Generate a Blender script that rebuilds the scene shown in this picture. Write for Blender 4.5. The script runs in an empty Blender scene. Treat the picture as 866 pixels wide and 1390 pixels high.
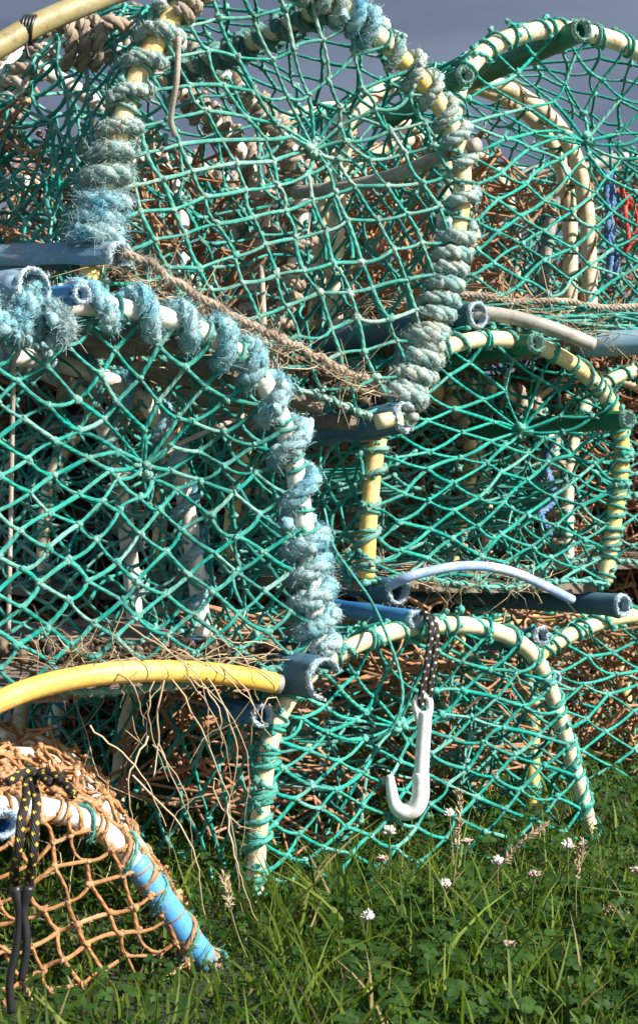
import bpy, bmesh, math, random
import numpy as np
from mathutils import Vector, Matrix

rng = np.random.default_rng(7)
random.seed(7)
scene = bpy.context.scene
C = scene.collection
R = math.radians

# ---------------------------------------------------------------- camera
F, DIST, ZC, PITCH = 2200.0, 2.2, 0.60, math.atan(75 / 2200.0)
cam_d = bpy.data.cameras.new("camera")
cam = bpy.data.objects.new("camera", cam_d)
C.objects.link(cam)
scene.camera = cam
cam.location = (0, -DIST, ZC)
cam.rotation_euler = (math.pi / 2 - PITCH, 0, 0)
cam_d.sensor_fit = 'VERTICAL'
cam_d.sensor_height = 24.0
cam_d.lens = 24.0 * F / 1390.0
cam_d.clip_start = 0.05
cam_d.clip_end = 3000
cam_d.dof.use_dof = True
cam_d.dof.focus_distance = 2.3
cam_d.dof.aperture_fstop = 11.0

# ---------------------------------------------------------------- light
SUN_AZ, SUN_EL = 118.0, 36.0      # azimuth clockwise from +Y (north)
sd = Vector((math.sin(R(SUN_AZ)) * math.cos(R(SUN_EL)), math.cos(R(SUN_AZ)) * math.cos(R(SUN_EL)), math.sin(R(SUN_EL))))
sun_l = bpy.data.lights.new("sun", 'SUN')
sun_l.energy = 5.0
sun_l.angle = R(0.5)
sun_l.color = (1.0, 0.945, 0.86)
sun = bpy.data.objects.new("sun", sun_l)
C.objects.link(sun)
sun.rotation_euler = sd.to_track_quat('Z', 'Y').to_euler()
sun.location = sd * 20

world = bpy.data.worlds.new("World")
scene.world = world
world.use_nodes = True
wn, wl = world.node_tree.nodes, world.node_tree.links
wn.clear()
sky = wn.new('ShaderNodeTexSky')
sky.sky_type = 'NISHITA'
sky.sun_disc = False
sky.sun_elevation = R(SUN_EL)
sky.sun_rotation = R(SUN_AZ)
bg = wn.new('ShaderNodeBackground')
bg.inputs['Strength'].default_value = 0.075
tc = wn.new('ShaderNodeTexCoord')
sep = wn.new('ShaderNodeSeparateXYZ')
wl.new(tc.outputs['Generated'], sep.inputs[0])
mr = wn.new('ShaderNodeMapRange')
mr.interpolation_type = 'SMOOTHSTEP'
mr.inputs['From Min'].default_value = -0.25
mr.inputs['From Max'].default_value = 0.45
wl.new(sep.outputs['Y'], mr.inputs['Value'])
wno = wn.new('ShaderNodeTexNoise')
wno.inputs['Scale'].default_value = 3.5
wno.inputs['Detail'].default_value = 3.0
wmap = wn.new('ShaderNodeMapping')
wmap.inputs['Scale'].default_value = (1, 1, 5)
wl.new(tc.outputs['Generated'], wmap.inputs[0])
wl.new(wmap.outputs[0], wno.inputs['Vector'])
wr = wn.new('ShaderNodeValToRGB')
wr.color_ramp.elements[0].position = 0.32
wr.color_ramp.elements[0].color = (.88, 1.16, 1.80, 1)
wr.color_ramp.elements[1].position = 0.72
wr.color_ramp.elements[1].color = (1.85, 2.2, 2.9, 1)
wl.new(wno.outputs['Fac'], wr.inputs[0])
wmix = wn.new('ShaderNodeMix')
wmix.data_type = 'RGBA'
wl.new(mr.outputs[0], wmix.inputs['Factor'])
wl.new(sky.outputs[0], wmix.inputs['A'])
wl.new(wr.outputs[0], wmix.inputs['B'])
wl.new(wmix.outputs['Result'], bg.inputs['Color'])
wo = wn.new('ShaderNodeOutputWorld')
wl.new(bg.outputs[0], wo.inputs[0])

vs = scene.view_settings
vs.view_transform = 'Standard'
vs.look = 'None'
vs.exposure = 0.95
vs.gamma = 1
scene.cycles.max_bounces = 6
scene.cycles.diffuse_bounces = 3
scene.cycles.use_denoising = True

# ---------------------------------------------------------------- pixel rays
def ray(px, py):
    px = np.asarray(px, float); py = np.asarray(py, float)
    x = (px - 433) / F; y = -(py - 695) / F
    return np.stack([x, math.cos(PITCH) + y * math.sin(PITCH), -math.sin(PITCH) + y * math.cos(PITCH)], -1)

CAM = np.array([0, -DIST, ZC])

def P(px, py, Y):
    d = ray(px, py)
    t = (np.asarray(Y) + DIST) / d[..., 1]
    return CAM + d * t[..., None]

class Plane:
    """upright slanting plane Y = Y0 + k (X - X0) + m (Z - Z0)"""
    def __init__(s, px, py, Y, k, m=0.0):
        s.o = P(px, py, Y); s.k = k; s.m = m
    def at(s, px, py, off=0.0):
        d = ray(px, py)
        num = s.o[1] + np.asarray(off) + DIST - s.k * s.o[0] + s.m * (ZC - s.o[2])
        t = num / (d[..., 1] - s.k * d[..., 0] - s.m * d[..., 2])
        return CAM + d * t[..., None]

def spline(pts, n):
    """Catmull-Rom through pts, n samples evenly spaced by length"""
    p = np.asarray(pts, float)
    p = np.vstack([2 * p[0] - p[1], p, 2 * p[-1] - p[-2]])
    out = []
    for i in range(1, len(p) - 2):
        t = np.linspace(0, 1, 16, endpoint=False)[:, None]
        a, b, c, d = p[i - 1], p[i], p[i + 1], p[i + 2]
        out.append(0.5 * ((2 * b) + (-a + c) * t + (2 * a - 5 * b + 4 * c - d) * t ** 2 + (-a + 3 * b - 3 * c + d) * t ** 3))
    out.append(p[-2][None])
    return resample(np.vstack(out), n)

def resample(q, n):
    L = np.concatenate([[0], np.cumsum(np.linalg.norm(np.diff(q, axis=0), axis=1))])
    t = np.linspace(0, L[-1], n)
    return np.stack([np.interp(t, L, q[:, k]) for k in range(q.shape[1])], -1)

def length(q):
    return float(np.linalg.norm(np.diff(q, axis=0), axis=1).sum())

def unit(v):
    return v / np.maximum(np.linalg.norm(v, axis=-1, keepdims=True), 1e-12)

def frames(Pp):
    """parallel transported frames for (M,K,3) polylines"""
    T = unit(np.gradient(Pp, axis=1))
    M, K, _ = Pp.shape
    ref = np.where(np.abs(T[:, 0, 2:3]) < 0.8, np.array([[0, 0, 1.0]]), np.array([[1.0, 0, 0]]))
    N = np.empty_like(Pp)
    n = unit(np.cross(np.cross(T[:, 0], ref), T[:, 0]))
    N[:, 0] = n
    for k in range(1, K):
        n = n - (n * T[:, k]).sum(-1, keepdims=True) * T[:, k]
        n = unit(n)
        N[:, k] = n
    return T, N, np.cross(T, N)

# ---------------------------------------------------------------- mesh buffer
class MB:
    def __init__(s):
        s.v = []; s.q = []; s.uv = []; s.t = []; s.n = 0
    def add(s, v, q, uv=None, tint=0.5):
        v = np.asarray(v, float).reshape(-1, 3)
        s.v.append(v); s.q.append(np.asarray(q, int).reshape(-1, 4) + s.n)
        s.uv.append(np.zeros((len(v), 2)) if uv is None else np.asarray(uv).reshape(-1, 2))
        s.t.append(np.broadcast_to(np.asarray(tint, float).reshape(-1) if np.ndim(tint) else np.array([tint]), (len(v),)).copy())
        s.n += len(v)
    def tubes(s, Pp, r, sides=6, tint=0.5, seam=True, caps=False):
        Pp = np.asarray(Pp, float)
        if Pp.ndim == 2: Pp = Pp[None]
        M, K, _ = Pp.shape
        if M == 0: return
        r = np.broadcast_to(np.asarray(r, float), (M, K))
        T, N, B = frames(Pp)
        if caps:
            Pp = np.concatenate([Pp[:, :1], Pp, Pp[:, -1:]], 1)
            N = np.concatenate([N[:, :1], N, N[:, -1:]], 1); B = np.concatenate([B[:, :1], B, B[:, -1:]], 1)
            r = np.concatenate([r[:, :1] * .02, r, r[:, -1:] * .02], 1)
            K += 2
        S = sides + 1 if seam else sides
        a = np.arange(S) / sides * 2 * math.pi
        V = Pp[:, :, None] + r[:, :, None, None] * (np.cos(a)[None, None, :, None] * N[:, :, None] + np.sin(a)[None, None, :, None] * B[:, :, None])
        seg = np.linalg.norm(np.diff(Pp, axis=1), axis=2)
        L = np.concatenate([np.zeros((M, 1)), np.cumsum(seg, 1)], 1)
        uv = np.stack([np.broadcast_to(L[:, :, None], (M, K, S)), np.broadcast_to(np.arange(S) / sides, (M, K, S))], -1)
        m, k, j = np.meshgrid(np.arange(M), np.arange(K - 1), np.arange(sides), indexing='ij')
        j2 = j + 1 if seam else (j + 1) % sides
        b = m * K * S
        q = np.stack([b + k * S + j, b + k * S + j2, b + (k + 1) * S + j2, b + (k + 1) * S + j], -1)
        t = np.asarray(tint, float)
        if t.ndim == 1 and t.shape[0] == M: t = np.repeat(t, K * S)
        elif t.ndim == 2:
            if t.shape[1] != K: t = np.concatenate([t[:, :1], t, t[:, -1:]], 1)
            t = np.repeat(t.reshape(-1), S)
        s.add(V, q, uv, t)
    def blobs(s, c, r, tint=0.8, squash=0.8):
        """lumpy knots"""
        c = np.asarray(c, float); M = len(c)
        if M == 0: return
        d = unit(rng.normal(size=(M, 3)))
        z = np.array([-1, -.8, -.35, .1, .5, .85, 1.0])
        rr = np.array([.08, .62, .97, .9, 1.0, .58, .08])
        r = np.broadcast_to(np.asarray(r, float), (M,))
        Pp = c[:, None] + d[:, None] * z[None, :, None] * r[:, None, None]
        Pp = Pp + rng.normal(size=Pp.shape) * r[:, None, None] * .17
        s.tubes(Pp, rr[None] * r[:, None] * squash * rng.uniform(.75, 1.2, (M, 7)), 7, tint, seam=False)
    def ribbons(s, Pp, w, side=None, tint=0.5):
        """flat tapered ribbons (M,K,3)"""
        M, K, _ = Pp.shape
        T = unit(np.gradient(Pp, axis=1))
        if side is None: side = unit(rng.normal(size=(M, 3)))
        S = unit(np.cross(T, side[:, None]))
        w = np.broadcast_to(w, (M, K))[..., None]
        V = np.stack([Pp - S * w, Pp + S * w], 2)
        m, k = np.meshgrid(np.arange(M), np.arange(K - 1), indexing='ij')
        b = (m * K + k) * 2
        q = np.stack([b, b + 1, b + 3, b + 2], -1)
        t = np.asarray(tint, float)
        if t.ndim == 1 and t.shape[0] == M: t = np.repeat(t, K * 2)
        s.add(V, q, None, t)
    def lathe(s, p0, p1, prof, sides=24, arc=None, jit=0.0, tints=None):
        """profile [(distance along from p0 towards p1 in m, radius)] turned about the p0-p1 line"""
        p0 = np.asarray(p0, float); p1 = np.asarray(p1, float)
        ax = unit(p1 - p0)
        T, N, B = frames(np.stack([p0, p1])[None])
        N = N[0, 0]; B = B[0, 0]
        K = len(prof)
        full = arc is None
        a = np.linspace(0, 2 * math.pi, sides, endpoint=False) if full else np.linspace(R(arc[0]), R(arc[1]), sides)
        wob = rng.normal(size=(K, sides, 3)) * jit
        V = np.array([[p0 + ax * d + r * (math.cos(x) * N + math.sin(x) * B) for x in a] for d, r in prof]) + wob
        nj = sides if full else sides - 1
        k, j = np.meshgrid(np.arange(K - 1), np.arange(nj), indexing='ij')
        j2 = (j + 1) % sides
        q = np.stack([k * sides + j, k * sides + j2, (k + 1) * sides + j2, (k + 1) * sides + j], -1).reshape(-1, 4)
        t = np.repeat(np.asarray(tints if tints is not None else [0.2] * K, float), sides)
        s.add(V, q, None, t)
    def build(s, name, mat, parent=None, smooth=True):
        v = np.vstack(s.v); q = np.vstack(s.q); uv = np.vstack(s.uv); t = np.concatenate(s.t)
        off = np.zeros(3)
        p = parent
        while p is not None:
            off += np.array(p.location); p = p.parent
        v = v - off
        me = bpy.data.meshes.new(name)
        me.vertices.add(len(v)); me.vertices.foreach_set('co', v.astype(np.float32).ravel())
        me.loops.add(q.size); me.loops.foreach_set('vertex_index', q.astype(np.int32).ravel())
        me.polygons.add(len(q))
        me.polygons.foreach_set('loop_start', (np.arange(len(q)) * 4).astype(np.int32))
        me.polygons.foreach_set('use_smooth', np.full(len(q), smooth))
        me.update(calc_edges=True)
        ul = me.uv_layers.new(name='uv')
        ul.data.foreach_set('uv', uv[q.ravel()].astype(np.float32).ravel())
        at = me.attributes.new('tint', 'FLOAT', 'POINT')
        at.data.foreach_set('value', t.astype(np.float32))
        me.materials.append(mat)
        o = bpy.data.objects.new(name, me)
        C.objects.link(o)
        if parent is not None: o.parent = parent
        return o

def thing(name, label, cat, loc=(0, 0, 0), group=None):
    o = bpy.data.objects.new(name, None)
    C.objects.link(o)
    o.empty_display_size = .05
    o.location = [float(x) for x in loc]
    return tag(o, label, cat, group)

def tag(o, label=None, cat=None, group=None, kind=None):
    if label: o['label'] = label
    if cat: o['category'] = cat
    if group: o['group'] = group
    if kind: o['kind'] = kind
    return o

# ---------------------------------------------------------------- materials
def new_mat(name):
    m = bpy.data.materials.new(name)
    m.use_nodes = True
    nt = m.node_tree
    return m, nt.nodes, nt.links, nt.nodes['Principled BSDF']

def noise(n, l, scale, detail=3, rough=.6, stretch=None, coord='Object'):
    t = n.new('ShaderNodeTexCoord'); x = n.new('ShaderNodeTexNoise')
    x.inputs['Scale'].default_value = scale; x.inputs['Detail'].default_value = detail; x.inputs['Roughness'].default_value = rough
    if stretch:
        mp = n.new('ShaderNodeMapping'); mp.inputs['Scale'].default_value = stretch
        l.new(t.outputs[coord], mp.inputs[0]); l.new(mp.outputs[0], x.inputs['Vector'])
    else: l.new(t.outputs[coord], x.inputs['Vector'])
    return x.outputs['Fac']

def ramp(n, l, fac, stops):
    r = n.new('ShaderNodeValToRGB')
    e = r.color_ramp.elements
    while len(e) < len(stops): e.new(.5)
    for i, (p, c) in enumerate(stops):
        e[i].position = p; e[i].color = (*c, 1) if len(c) == 3 else c
    l.new(fac, r.inputs[0])
    return r.outputs[0]

def mixc(n, l, fac, a, b, mode='MIX'):
    m = n.new('ShaderNodeMix'); m.data_type = 'RGBA'; m.blend_type = mode
    for inp, v in ((m.inputs['Factor'], fac), (m.inputs['A'], a), (m.inputs['B'], b)):
        if hasattr(v, 'is_linked'): l.new(v, inp)
        elif isinstance(v, (int, float)): inp.default_value = v
        else: inp.default_value = (*v, 1)
    return m.outputs['Result']

def attr(n, name='tint'):
    a = n.new('ShaderNodeAttribute'); a.attribute_name = name
    return a.outputs['Fac']

def bump(n, l, bsdf, h, strength, dist):
    b = n.new('ShaderNodeBump'); b.inputs['Strength'].default_value = strength; b.inputs['Distance'].default_value = dist
    l.new(h, b.inputs['Height']); l.new(b.outputs[0], bsdf.inputs['Normal'])

def math_(n, l, op, a, b=None, c=None):
    m = n.new('ShaderNodeMath'); m.operation = op
    for i, v in enumerate((a, b, c)):
        if v is None: continue
        if hasattr(v, 'is_linked'): l.new(v, m.inputs[i])
        else: m.inputs[i].default_value = v
    return m.outputs[0]

def twine_mat(name, base, dark, faded, pitch=.014, rough=.62, nscale=14, fade_amt=1.0, trans=0.12):
    m, n, l, b = new_mat(name)
    c = ramp(n, l, noise(n, l, nscale, 4), [(.3, dark), (.55, base), (.8, tuple(.75 * x + .25 * y for x, y in zip(base, faded)))])
    fine = noise(n, l, 420, 2)
    f = math_(n, l, 'MULTIPLY', attr(n), fade_amt)
    f2 = math_(n, l, 'MULTIPLY', f, math_(n, l, 'MULTIPLY_ADD', fine, .8, .55))
    c = mixc(n, l, f2, c, faded)
    gr = ramp(n, l, noise(n, l, 45, 5, .75), [(.56, (0, 0, 0)), (.72, (1, 1, 1))])
    c = mixc(n, l, math_(n, l, 'MULTIPLY', gr, .5), c, (.16, .13, .085))
    l.new(c, b.inputs['Base Color'])
    b.inputs['Roughness'].default_value = rough + .18
    b.inputs['Specular IOR Level'].default_value = .13
    uvn = n.new('ShaderNodeUVMap'); uvn.uv_map = 'uv'
    sp = n.new('ShaderNodeSeparateXYZ'); l.new(uvn.outputs[0], sp.inputs[0])
    s = math_(n, l, 'SINE', math_(n, l, 'ADD', math_(n, l, 'MULTIPLY', sp.outputs[0], 2 * math.pi / pitch), math_(n, l, 'MULTIPLY', sp.outputs[1], 4 * math.pi)))
    str_ = noise(n, l, 1.0, 3, .7, (130, 9, 1), 'UV')
    h = math_(n, l, 'ADD', math_(n, l, 'MULTIPLY', s, .5), math_(n, l, 'MULTIPLY', math_(n, l, 'ADD', fine, str_), 1.6))
    bump(n, l, b, h, .8, .0008)
    return m

def pipe_mat(name, base, second, dirt, split=(.42, .6), rough=.38, dirt_at=.62, nscale=6, spec=.5):
    m, n, l, b = new_mat(name)
    c = ramp(n, l, noise(n, l, nscale, 3), [(split[0], base), (split[1], second)])
    d1 = noise(n, l, 28, 5, .7)
    dm = ramp(n, l, d1, [(dirt_at - .1, (0, 0, 0)), (dirt_at + .1, (1, 1, 1))])
    c = mixc(n, l, dm, c, dirt)
    sc = ramp(n, l, noise(n, l, 160, 4, .7), [(.3, (.55, .5, .42)), (.5, (1, 1, 1))])
    c = mixc(n, l, .55, c, sc, 'MULTIPLY')
    sp_ = ramp(n, l, noise(n, l, 75, 6, .8), [(.60, (0, 0, 0)), (.66, (1, 1, 1))])
    c = mixc(n, l, math_(n, l, 'MULTIPLY', sp_, .6), c, tuple(x * .45 for x in dirt))
    al = ramp(n, l, noise(n, l, 11, 4, .7), [(.56, (0, 0, 0)), (.7, (1, 1, 1))])
    c = mixc(n, l, math_(n, l, 'MULTIPLY', al, .45), c, tuple(.5 * x + .5 * y for x, y in zip(base, (.12, .13, .07))))
    worn = attr(n)
    c = mixc(n, l, math_(n, l, 'MULTIPLY', math_(n, l, 'GREATER_THAN', worn, .6), math_(n, l, 'MULTIPLY_ADD', noise(n, l, 200, 3), .5, .5)), c, (.42, .52, .56))
    l.new(c, b.inputs['Base Color'])
    rr = math_(n, l, 'MULTIPLY_ADD', d1, .5, rough - .12)
    l.new(rr, b.inputs['Roughness'])
    b.inputs['Specular IOR Level'].default_value = spec
    bump(n, l, b, math_(n, l, 'ADD', math_(n, l, 'MULTIPLY', noise(n, l, 260, 3), .4), d1), .4, .0012)
    return m

def rope_mat(name, cols, scale=30, fine=350):
    m, n, l, b = new_mat(name)
    c = ramp(n, l, noise(n, l, scale, 4, .65), [(.3 + .4 * i / (len(cols) - 1), q) for i, q in enumerate(cols)])
    t = attr(n)
    c = mixc(n, l, math_(n, l, 'MULTIPLY', t, .7), c, mixc(n, l, noise(n, l, 12, 2), cols[-1], (.52, .62, .60)))
    l.new(c, b.inputs['Base Color'])
    b.inputs['Roughness'].default_value = .85
    b.inputs['Specular IOR Level'].default_value = .15
    bump(n, l, b, noise(n, l, fine, 3, .7, (1, 1, 1)), .8, .002)
    return m

TEAL = twine_mat('green_twine', (.006, .285, .225), (.004, .11, .10), (.26, .44, .39))
TEAL_BRIGHT = twine_mat('fresh_green_twine', (.005, .32, .25), (.003, .14, .12), (.20, .45, .38))
TEAL_PALE = twine_mat('weathered_green_twine', (.04, .32, .255), (.012, .16, .135), (.36, .46, .40), fade_amt=1.1)
ORANGE = twine_mat('orange_twine', (.47, .215, .085), (.30, .13, .055), (.52, .35, .20), nscale=10)
RUST = twine_mat('rust_orange_twine', (.43, .20, .10), (.20, .09, .05), (.44, .31, .20), nscale=18)
BEIGE = rope_mat('beige_rope', [(.16, .11, .075), (.34, .26, .19), (.45, .37, .29)])
GREYROPE = rope_mat('pale_grey_green_rope', [(.09, .24, .24), (.22, .37, .36), (.38, .45, .41), (.27, .29, .22)])
BLUEROPE = rope_mat('pale_blue_fluffy_rope', [(.06, .27, .42), (.16, .40, .48), (.33, .50, .54), (.28, .36, .33)], 24)
CREAM = pipe_mat('cream_pipe', (.74, .66, .48), (.72, .62, .37), (.30, .20, .09), dirt_at=.62)
CREAMY = pipe_mat('yellow_cream_pipe', (.76, .52, .14), (.74, .66, .45), (.34, .20, .07), (.40, .62), dirt_at=.63)
YELLOW = pipe_mat('yellow_pipe', (.78, .53, .04), (.72, .62, .30), (.40, .24, .07), (.55, .8), dirt_at=.75)
YPLAST = pipe_mat('golden_yellow_pipe', (.80, .46, .06), (.80, .58, .20), (.50, .27, .09), (.4, .7), dirt_at=.75)
WHITE = pipe_mat('white_pipe', (.78, .75, .68), (.72, .66, .55), (.42, .34, .26), dirt_at=.63)
OLIVE = pipe_mat('olive_pipe', (.28, .23, .10), (.34, .29, .15), (.14, .10, .05), dirt_at=.62)
GREENP = pipe_mat('dark_green_pipe', (.008, .13, .06), (.02, .18, .09), (.10, .14, .07), dirt_at=.72)
NAVY = pipe_mat('dark_blue_pipe', (.030, .115, .19), (.07, .16, .22), (.14, .16, .15), dirt_at=.66, rough=.5)
LITNAVY = pipe_mat('sunlit_blue_pipe', (.10, .24, .36), (.20, .32, .40), (.30, .32, .30), dirt_at=.6, rough=.6)  # lit copy of the dark blue pipe, sunlight put into the colour
BLUE = pipe_mat('mid_blue_pipe', (.02, .16, .40), (.05, .24, .48), (.20, .28, .32), dirt_at=.72)
SKYBLUE = pipe_mat('bright_blue_pipe', (.09, .33, .66), (.12, .40, .70), (.45, .45, .42), dirt_at=.72)
STRIP = pipe_mat('faded_blue_pipe', (.42, .52, .74), (.26, .38, .70), (.60, .64, .70), (.42, .56), dirt_at=.6, nscale=40)
GREYP = pipe_mat('grey_pipe', (.42, .39, .34), (.32, .30, .27), (.20, .16, .11), dirt_at=.6)
HOOKM = pipe_mat('white_hook_plastic', (.86, .85, .82), (.82, .81, .78), (.40, .34, .24), dirt_at=.74, rough=.36)

def wood_mat():
    m, n, l, b = new_mat('weathered_wood')
    g = noise(n, l, 9, 6, .7, (1, 1, 12))
    g2 = noise(n, l, 40, 5, .7)
    c = ramp(n, l, g2, [(.25, (.07, .05, .035)), (.5, (.22, .18, .14)), (.75, (.38, .33, .27))])
    c = mixc(n, l, g, c, (.17, .13, .10))
    l.new(c, b.inputs['Base Color']); b.inputs['Roughness'].default_value = .9
    bump(n, l, b, g2, .9, .004)
    return m
WOOD = wood_mat()

def straw_mat(name, a, bb):
    m, n, l, b = new_mat(name)
    c = mixc(n, l, attr(n), a, bb)
    l.new(c, b.inputs['Base Color']); b.inputs['Roughness'].default_value = .7
    return m
STRAW = straw_mat('dry_straw', (.20, .13, .07), (.56, .45, .29))
DIRT = straw_mat('dirt_crumbs', (.035, .024, .016), (.20, .14, .09))

def leaf_mat(name, a, bb, dead, trans=.35):
    m, n, l, b = new_mat(name)
    c = ramp(n, l, attr(n), [(0, a), (.8, bb), (.93, bb), (1, dead)])
    c = mixc(n, l, .4, c, ramp(n, l, noise(n, l, 60, 2), [(.3, (.6, .6, .6)), (.7, (1, 1, 1))]), 'MULTIPLY')
    l.new(c, b.inputs['Base Color']); b.inputs['Roughness'].default_value = .6; b.inputs['Specular IOR Level'].default_value = .25
    tr = n.new('ShaderNodeBsdfTranslucent'); l.new(mixc(n, l, 1.0, c, (1.0, 1.25, .45), 'MULTIPLY'), tr.inputs[0])
    mx = n.new('ShaderNodeMixShader'); mx.inputs[0].default_value = trans
    l.new(b.outputs[0], mx.inputs[1]); l.new(tr.outputs[0], mx.inputs[2])
    l.new(mx.outputs[0], n['Material Output'].inputs[0])
    return m
GRASSM = leaf_mat('grass_blade', (.036, .080, .008), (.17, .24, .03), (.30, .24, .11))
CLOVERM = leaf_mat('clover_leaf', (.015, .052, .008), (.048, .112, .018), (.10, .13, .04))
PETAL = straw_mat('clover_petal', (.36, .20, .13), (.82, .76, .70))
STEM = straw_mat('flower_stem', (.05, .11, .03), (.16, .15, .05))

def cord_mat(name, dot, pitch, rows, size):
    m, n, l, b = new_mat(name)
    uvn = n.new('ShaderNodeUVMap'); uvn.uv_map = 'uv'
    sp = n.new('ShaderNodeSeparateXYZ'); l.new(uvn.outputs[0], sp.inputs[0])
    u = math_(n, l, 'DIVIDE', sp.outputs[0], pitch)
    v = math_(n, l, 'ADD', math_(n, l, 'MULTIPLY', sp.outputs[1], rows), math_(n, l, 'MULTIPLY', math_(n, l, 'FLOOR', u), .5))
    fu = math_(n, l, 'ABSOLUTE', math_(n, l, 'SUBTRACT', math_(n, l, 'FRACT', u), .5))
    fv = math_(n, l, 'ABSOLUTE', math_(n, l, 'SUBTRACT', math_(n, l, 'FRACT', v), .5))
    on = math_(n, l, 'LESS_THAN', math_(n, l, 'ADD', fu, fv), size)
    l.new(mixc(n, l, on, (.018, .014, .013), dot), b.inputs['Base Color'])
    b.inputs['Roughness'].default_value = .65
    w = math_(n, l, 'SINE', math_(n, l, 'MULTIPLY', math_(n, l, 'ADD', u, math_(n, l, 'MULTIPLY', sp.outputs[1], 6.0)), 12.566))
    bump(n, l, b, w, .6, .0008)
    return m
CORDW = cord_mat('black_cord_white_flecks', (.75, .68, .62), .0095, 3, .27)
CORDY = cord_mat('black_cord_yellow_flecks', (.72, .50, .05), .0100, 3, .25)
m_, n_, l_, b_ = new_mat('black_rubber'); b_.inputs['Base Color'].default_value = (.02, .02, .022, 1); b_.inputs['Roughness'].default_value = .4
BLACK = m_
REDM = pipe_mat('red_plastic', (.60, .06, .03), (.55, .10, .05), (.35, .15, .1))

# ---------------------------------------------------------------- rope, twine, fibres
def helix(path, r, pitch, phase=0.0, jit=.12):
    """coil about a polyline"""
    n = max(24, int(length(path) / pitch * 14))
    p = resample(path, n)
    T, N, B = (x[0] for x in frames(p[None]))
    s = np.linspace(0, length(path), n)
    # uneven pitch
    w = np.interp(s, np.linspace(0, s[-1], 12), np.cumsum(rng.uniform(1 - jit * 2, 1 + jit * 2, 12)) / 12 * s[-1])
    a = w / pitch * 2 * math.pi + phase
    rr = r * (1 + jit * .5 * np.sin(a * .37 + phase))
    return p + rr[:, None] * (np.cos(a)[:, None] * N + np.sin(a)[:, None] * B)

def fibres(mb, path, r, n, lmin, lmax, wid=.0005, out=.55, tint=(.2, 1.0), curl=.55, K=5, down=.15, hug=.8):
    p = resample(path, max(8, int(length(path) / .004)))
    T, N, B = (x[0] for x in frames(p[None]))
    i = rng.integers(0, len(p), n); a = rng.uniform(0, 2 * math.pi, n)
    nn = np.cos(a)[:, None] * N[i] + np.sin(a)[:, None] * B[i]
    o = p[i] + nn * r * rng.uniform(.6, 1.0, (n, 1))
    d = unit(nn * out + T[i] * rng.choice([-1, 1], (n, 1)) * rng.uniform(.1, 1, (n, 1)) + rng.normal(size=(n, 3)) * .35 + np.array([0, 0, -down]))
    L = rng.uniform(lmin, lmax, n) * rng.uniform(.5, 1, n)
    c = rng.normal(size=(n, 3)) * curl
    s = np.linspace(0, 1, K)
    c2 = rng.normal(size=(n, 3)) * curl
    Pp = o[:, None] + d[:, None] * (L[:, None] * s)[..., None] + c[:, None] * (L[:, None] * s ** 2)[..., None] + c2[:, None] * (L[:, None] * .35 * np.sin(s * 5))[..., None]
    dn = d - (d * nn).sum(-1, keepdims=True) * nn     # hug the strand
    Pp = Pp - nn[:, None] * (L[:, None] * .45 * s ** 2)[..., None] * hug
    mb.ribbons(Pp, wid * np.linspace(1, .45, K)[None], tint=rng.uniform(*tint, n))

def rope(mb, path, r, strands=3, tint=.4, sides=7):
    n = int(length(path) / (r * .9)) + 6
    p = resample(path, n)
    T, N, B = (x[0] for x in frames(p[None]))
    s = np.linspace(0, length(path), n)
    for k in range(strands):
        a = s / (r * 5.5) * 2 * math.pi + k * 2 * math.pi / strands
        q = p + (r * .5) * (np.cos(a)[:, None] * N + np.sin(a)[:, None] * B)
        mb.tubes(q[None], r * .56 * (1 + .2 * rng.normal(size=(1, n))), sides, rng.uniform(0, tint), caps=True)

def hoop_seg(curve, t0, t1):
    n = len(curve)
    return curve[int(t0 * (n - 1)):int(t1 * (n - 1)) + 1]

def binding(hoop_obj, curve, t0, t1, pipe_r, rope_r, pitch, mat, fuzz, flen=(.010, .026), phase=0.0, wid=.00055, name='rope_binding', jit=.12):
    mb = MB()
    path = helix(hoop_seg(curve, t0, t1), pipe_r + rope_r * .78, pitch, phase, jit)
    rope(mb, path, rope_r)
    lump = rng.normal(size=(max(4, int(length(path) * 80)), 3))
    lp = resample(path, len(lump)) + unit(lump) * rope_r * .35
    mb.blobs(lp, rope_r * rng.uniform(.55, .95, len(lp)) * (1 if fuzz > 2500 else .5), rng.uniform(0, 1, len(lp)), .9)
    fibres(mb, path, rope_r * 1.05, int(length(path) * fuzz * 2.2), flen[0] * .4, flen[1] * .45, wid=wid * .62, hug=1.4, curl=.9, tint=(0, .7))
    return mb.build(name, mat, hoop_obj)

def lashing(hoop_obj, curve, t0, t1, pipe_r, pitch, mat, r=.0027, fuzz=350, reps=1, name='twine_lashing'):
    mb = MB()
    for k in range(reps):
        path = helix(hoop_seg(curve, t0, t1), pipe_r + r * .6, pitch * rng.uniform(.9, 1.1), rng.uniform(0, 6), .3)
        path = path + rng.normal(size=path.shape) * .0006
        mb.tubes(path[None], r, 6, .4, caps=True)
        fibres(mb, path, r, int(length(path) * fuzz), .004, .012, wid=.00035, tint=(.1, .8))
        i = rng.integers(0, len(path), max(3, len(path) // 14))
        mb.blobs(path[i], rng.uniform(.004, .007, len(i)), .6)
    return mb.build(name, mat, hoop_obj)

# ---------------------------------------------------------------- nets
def in_poly(pts, poly):
    x, y = pts[:, 0], pts[:, 1]
    c = np.zeros(len(pts), bool)
    x0, y0 = poly[:, 0], poly[:, 1]
    x1, y1 = np.roll(x0, 1), np.roll(y0, 1)
    for i in range(len(poly)):
        cond = ((y0[i] > y) != (y1[i] > y)) & (x < (x1[i] - x0[i]) * (y - y0[i]) / (y1[i] - y0[i] + 1e-12) + x0[i])
        c ^= cond
    return c

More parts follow.
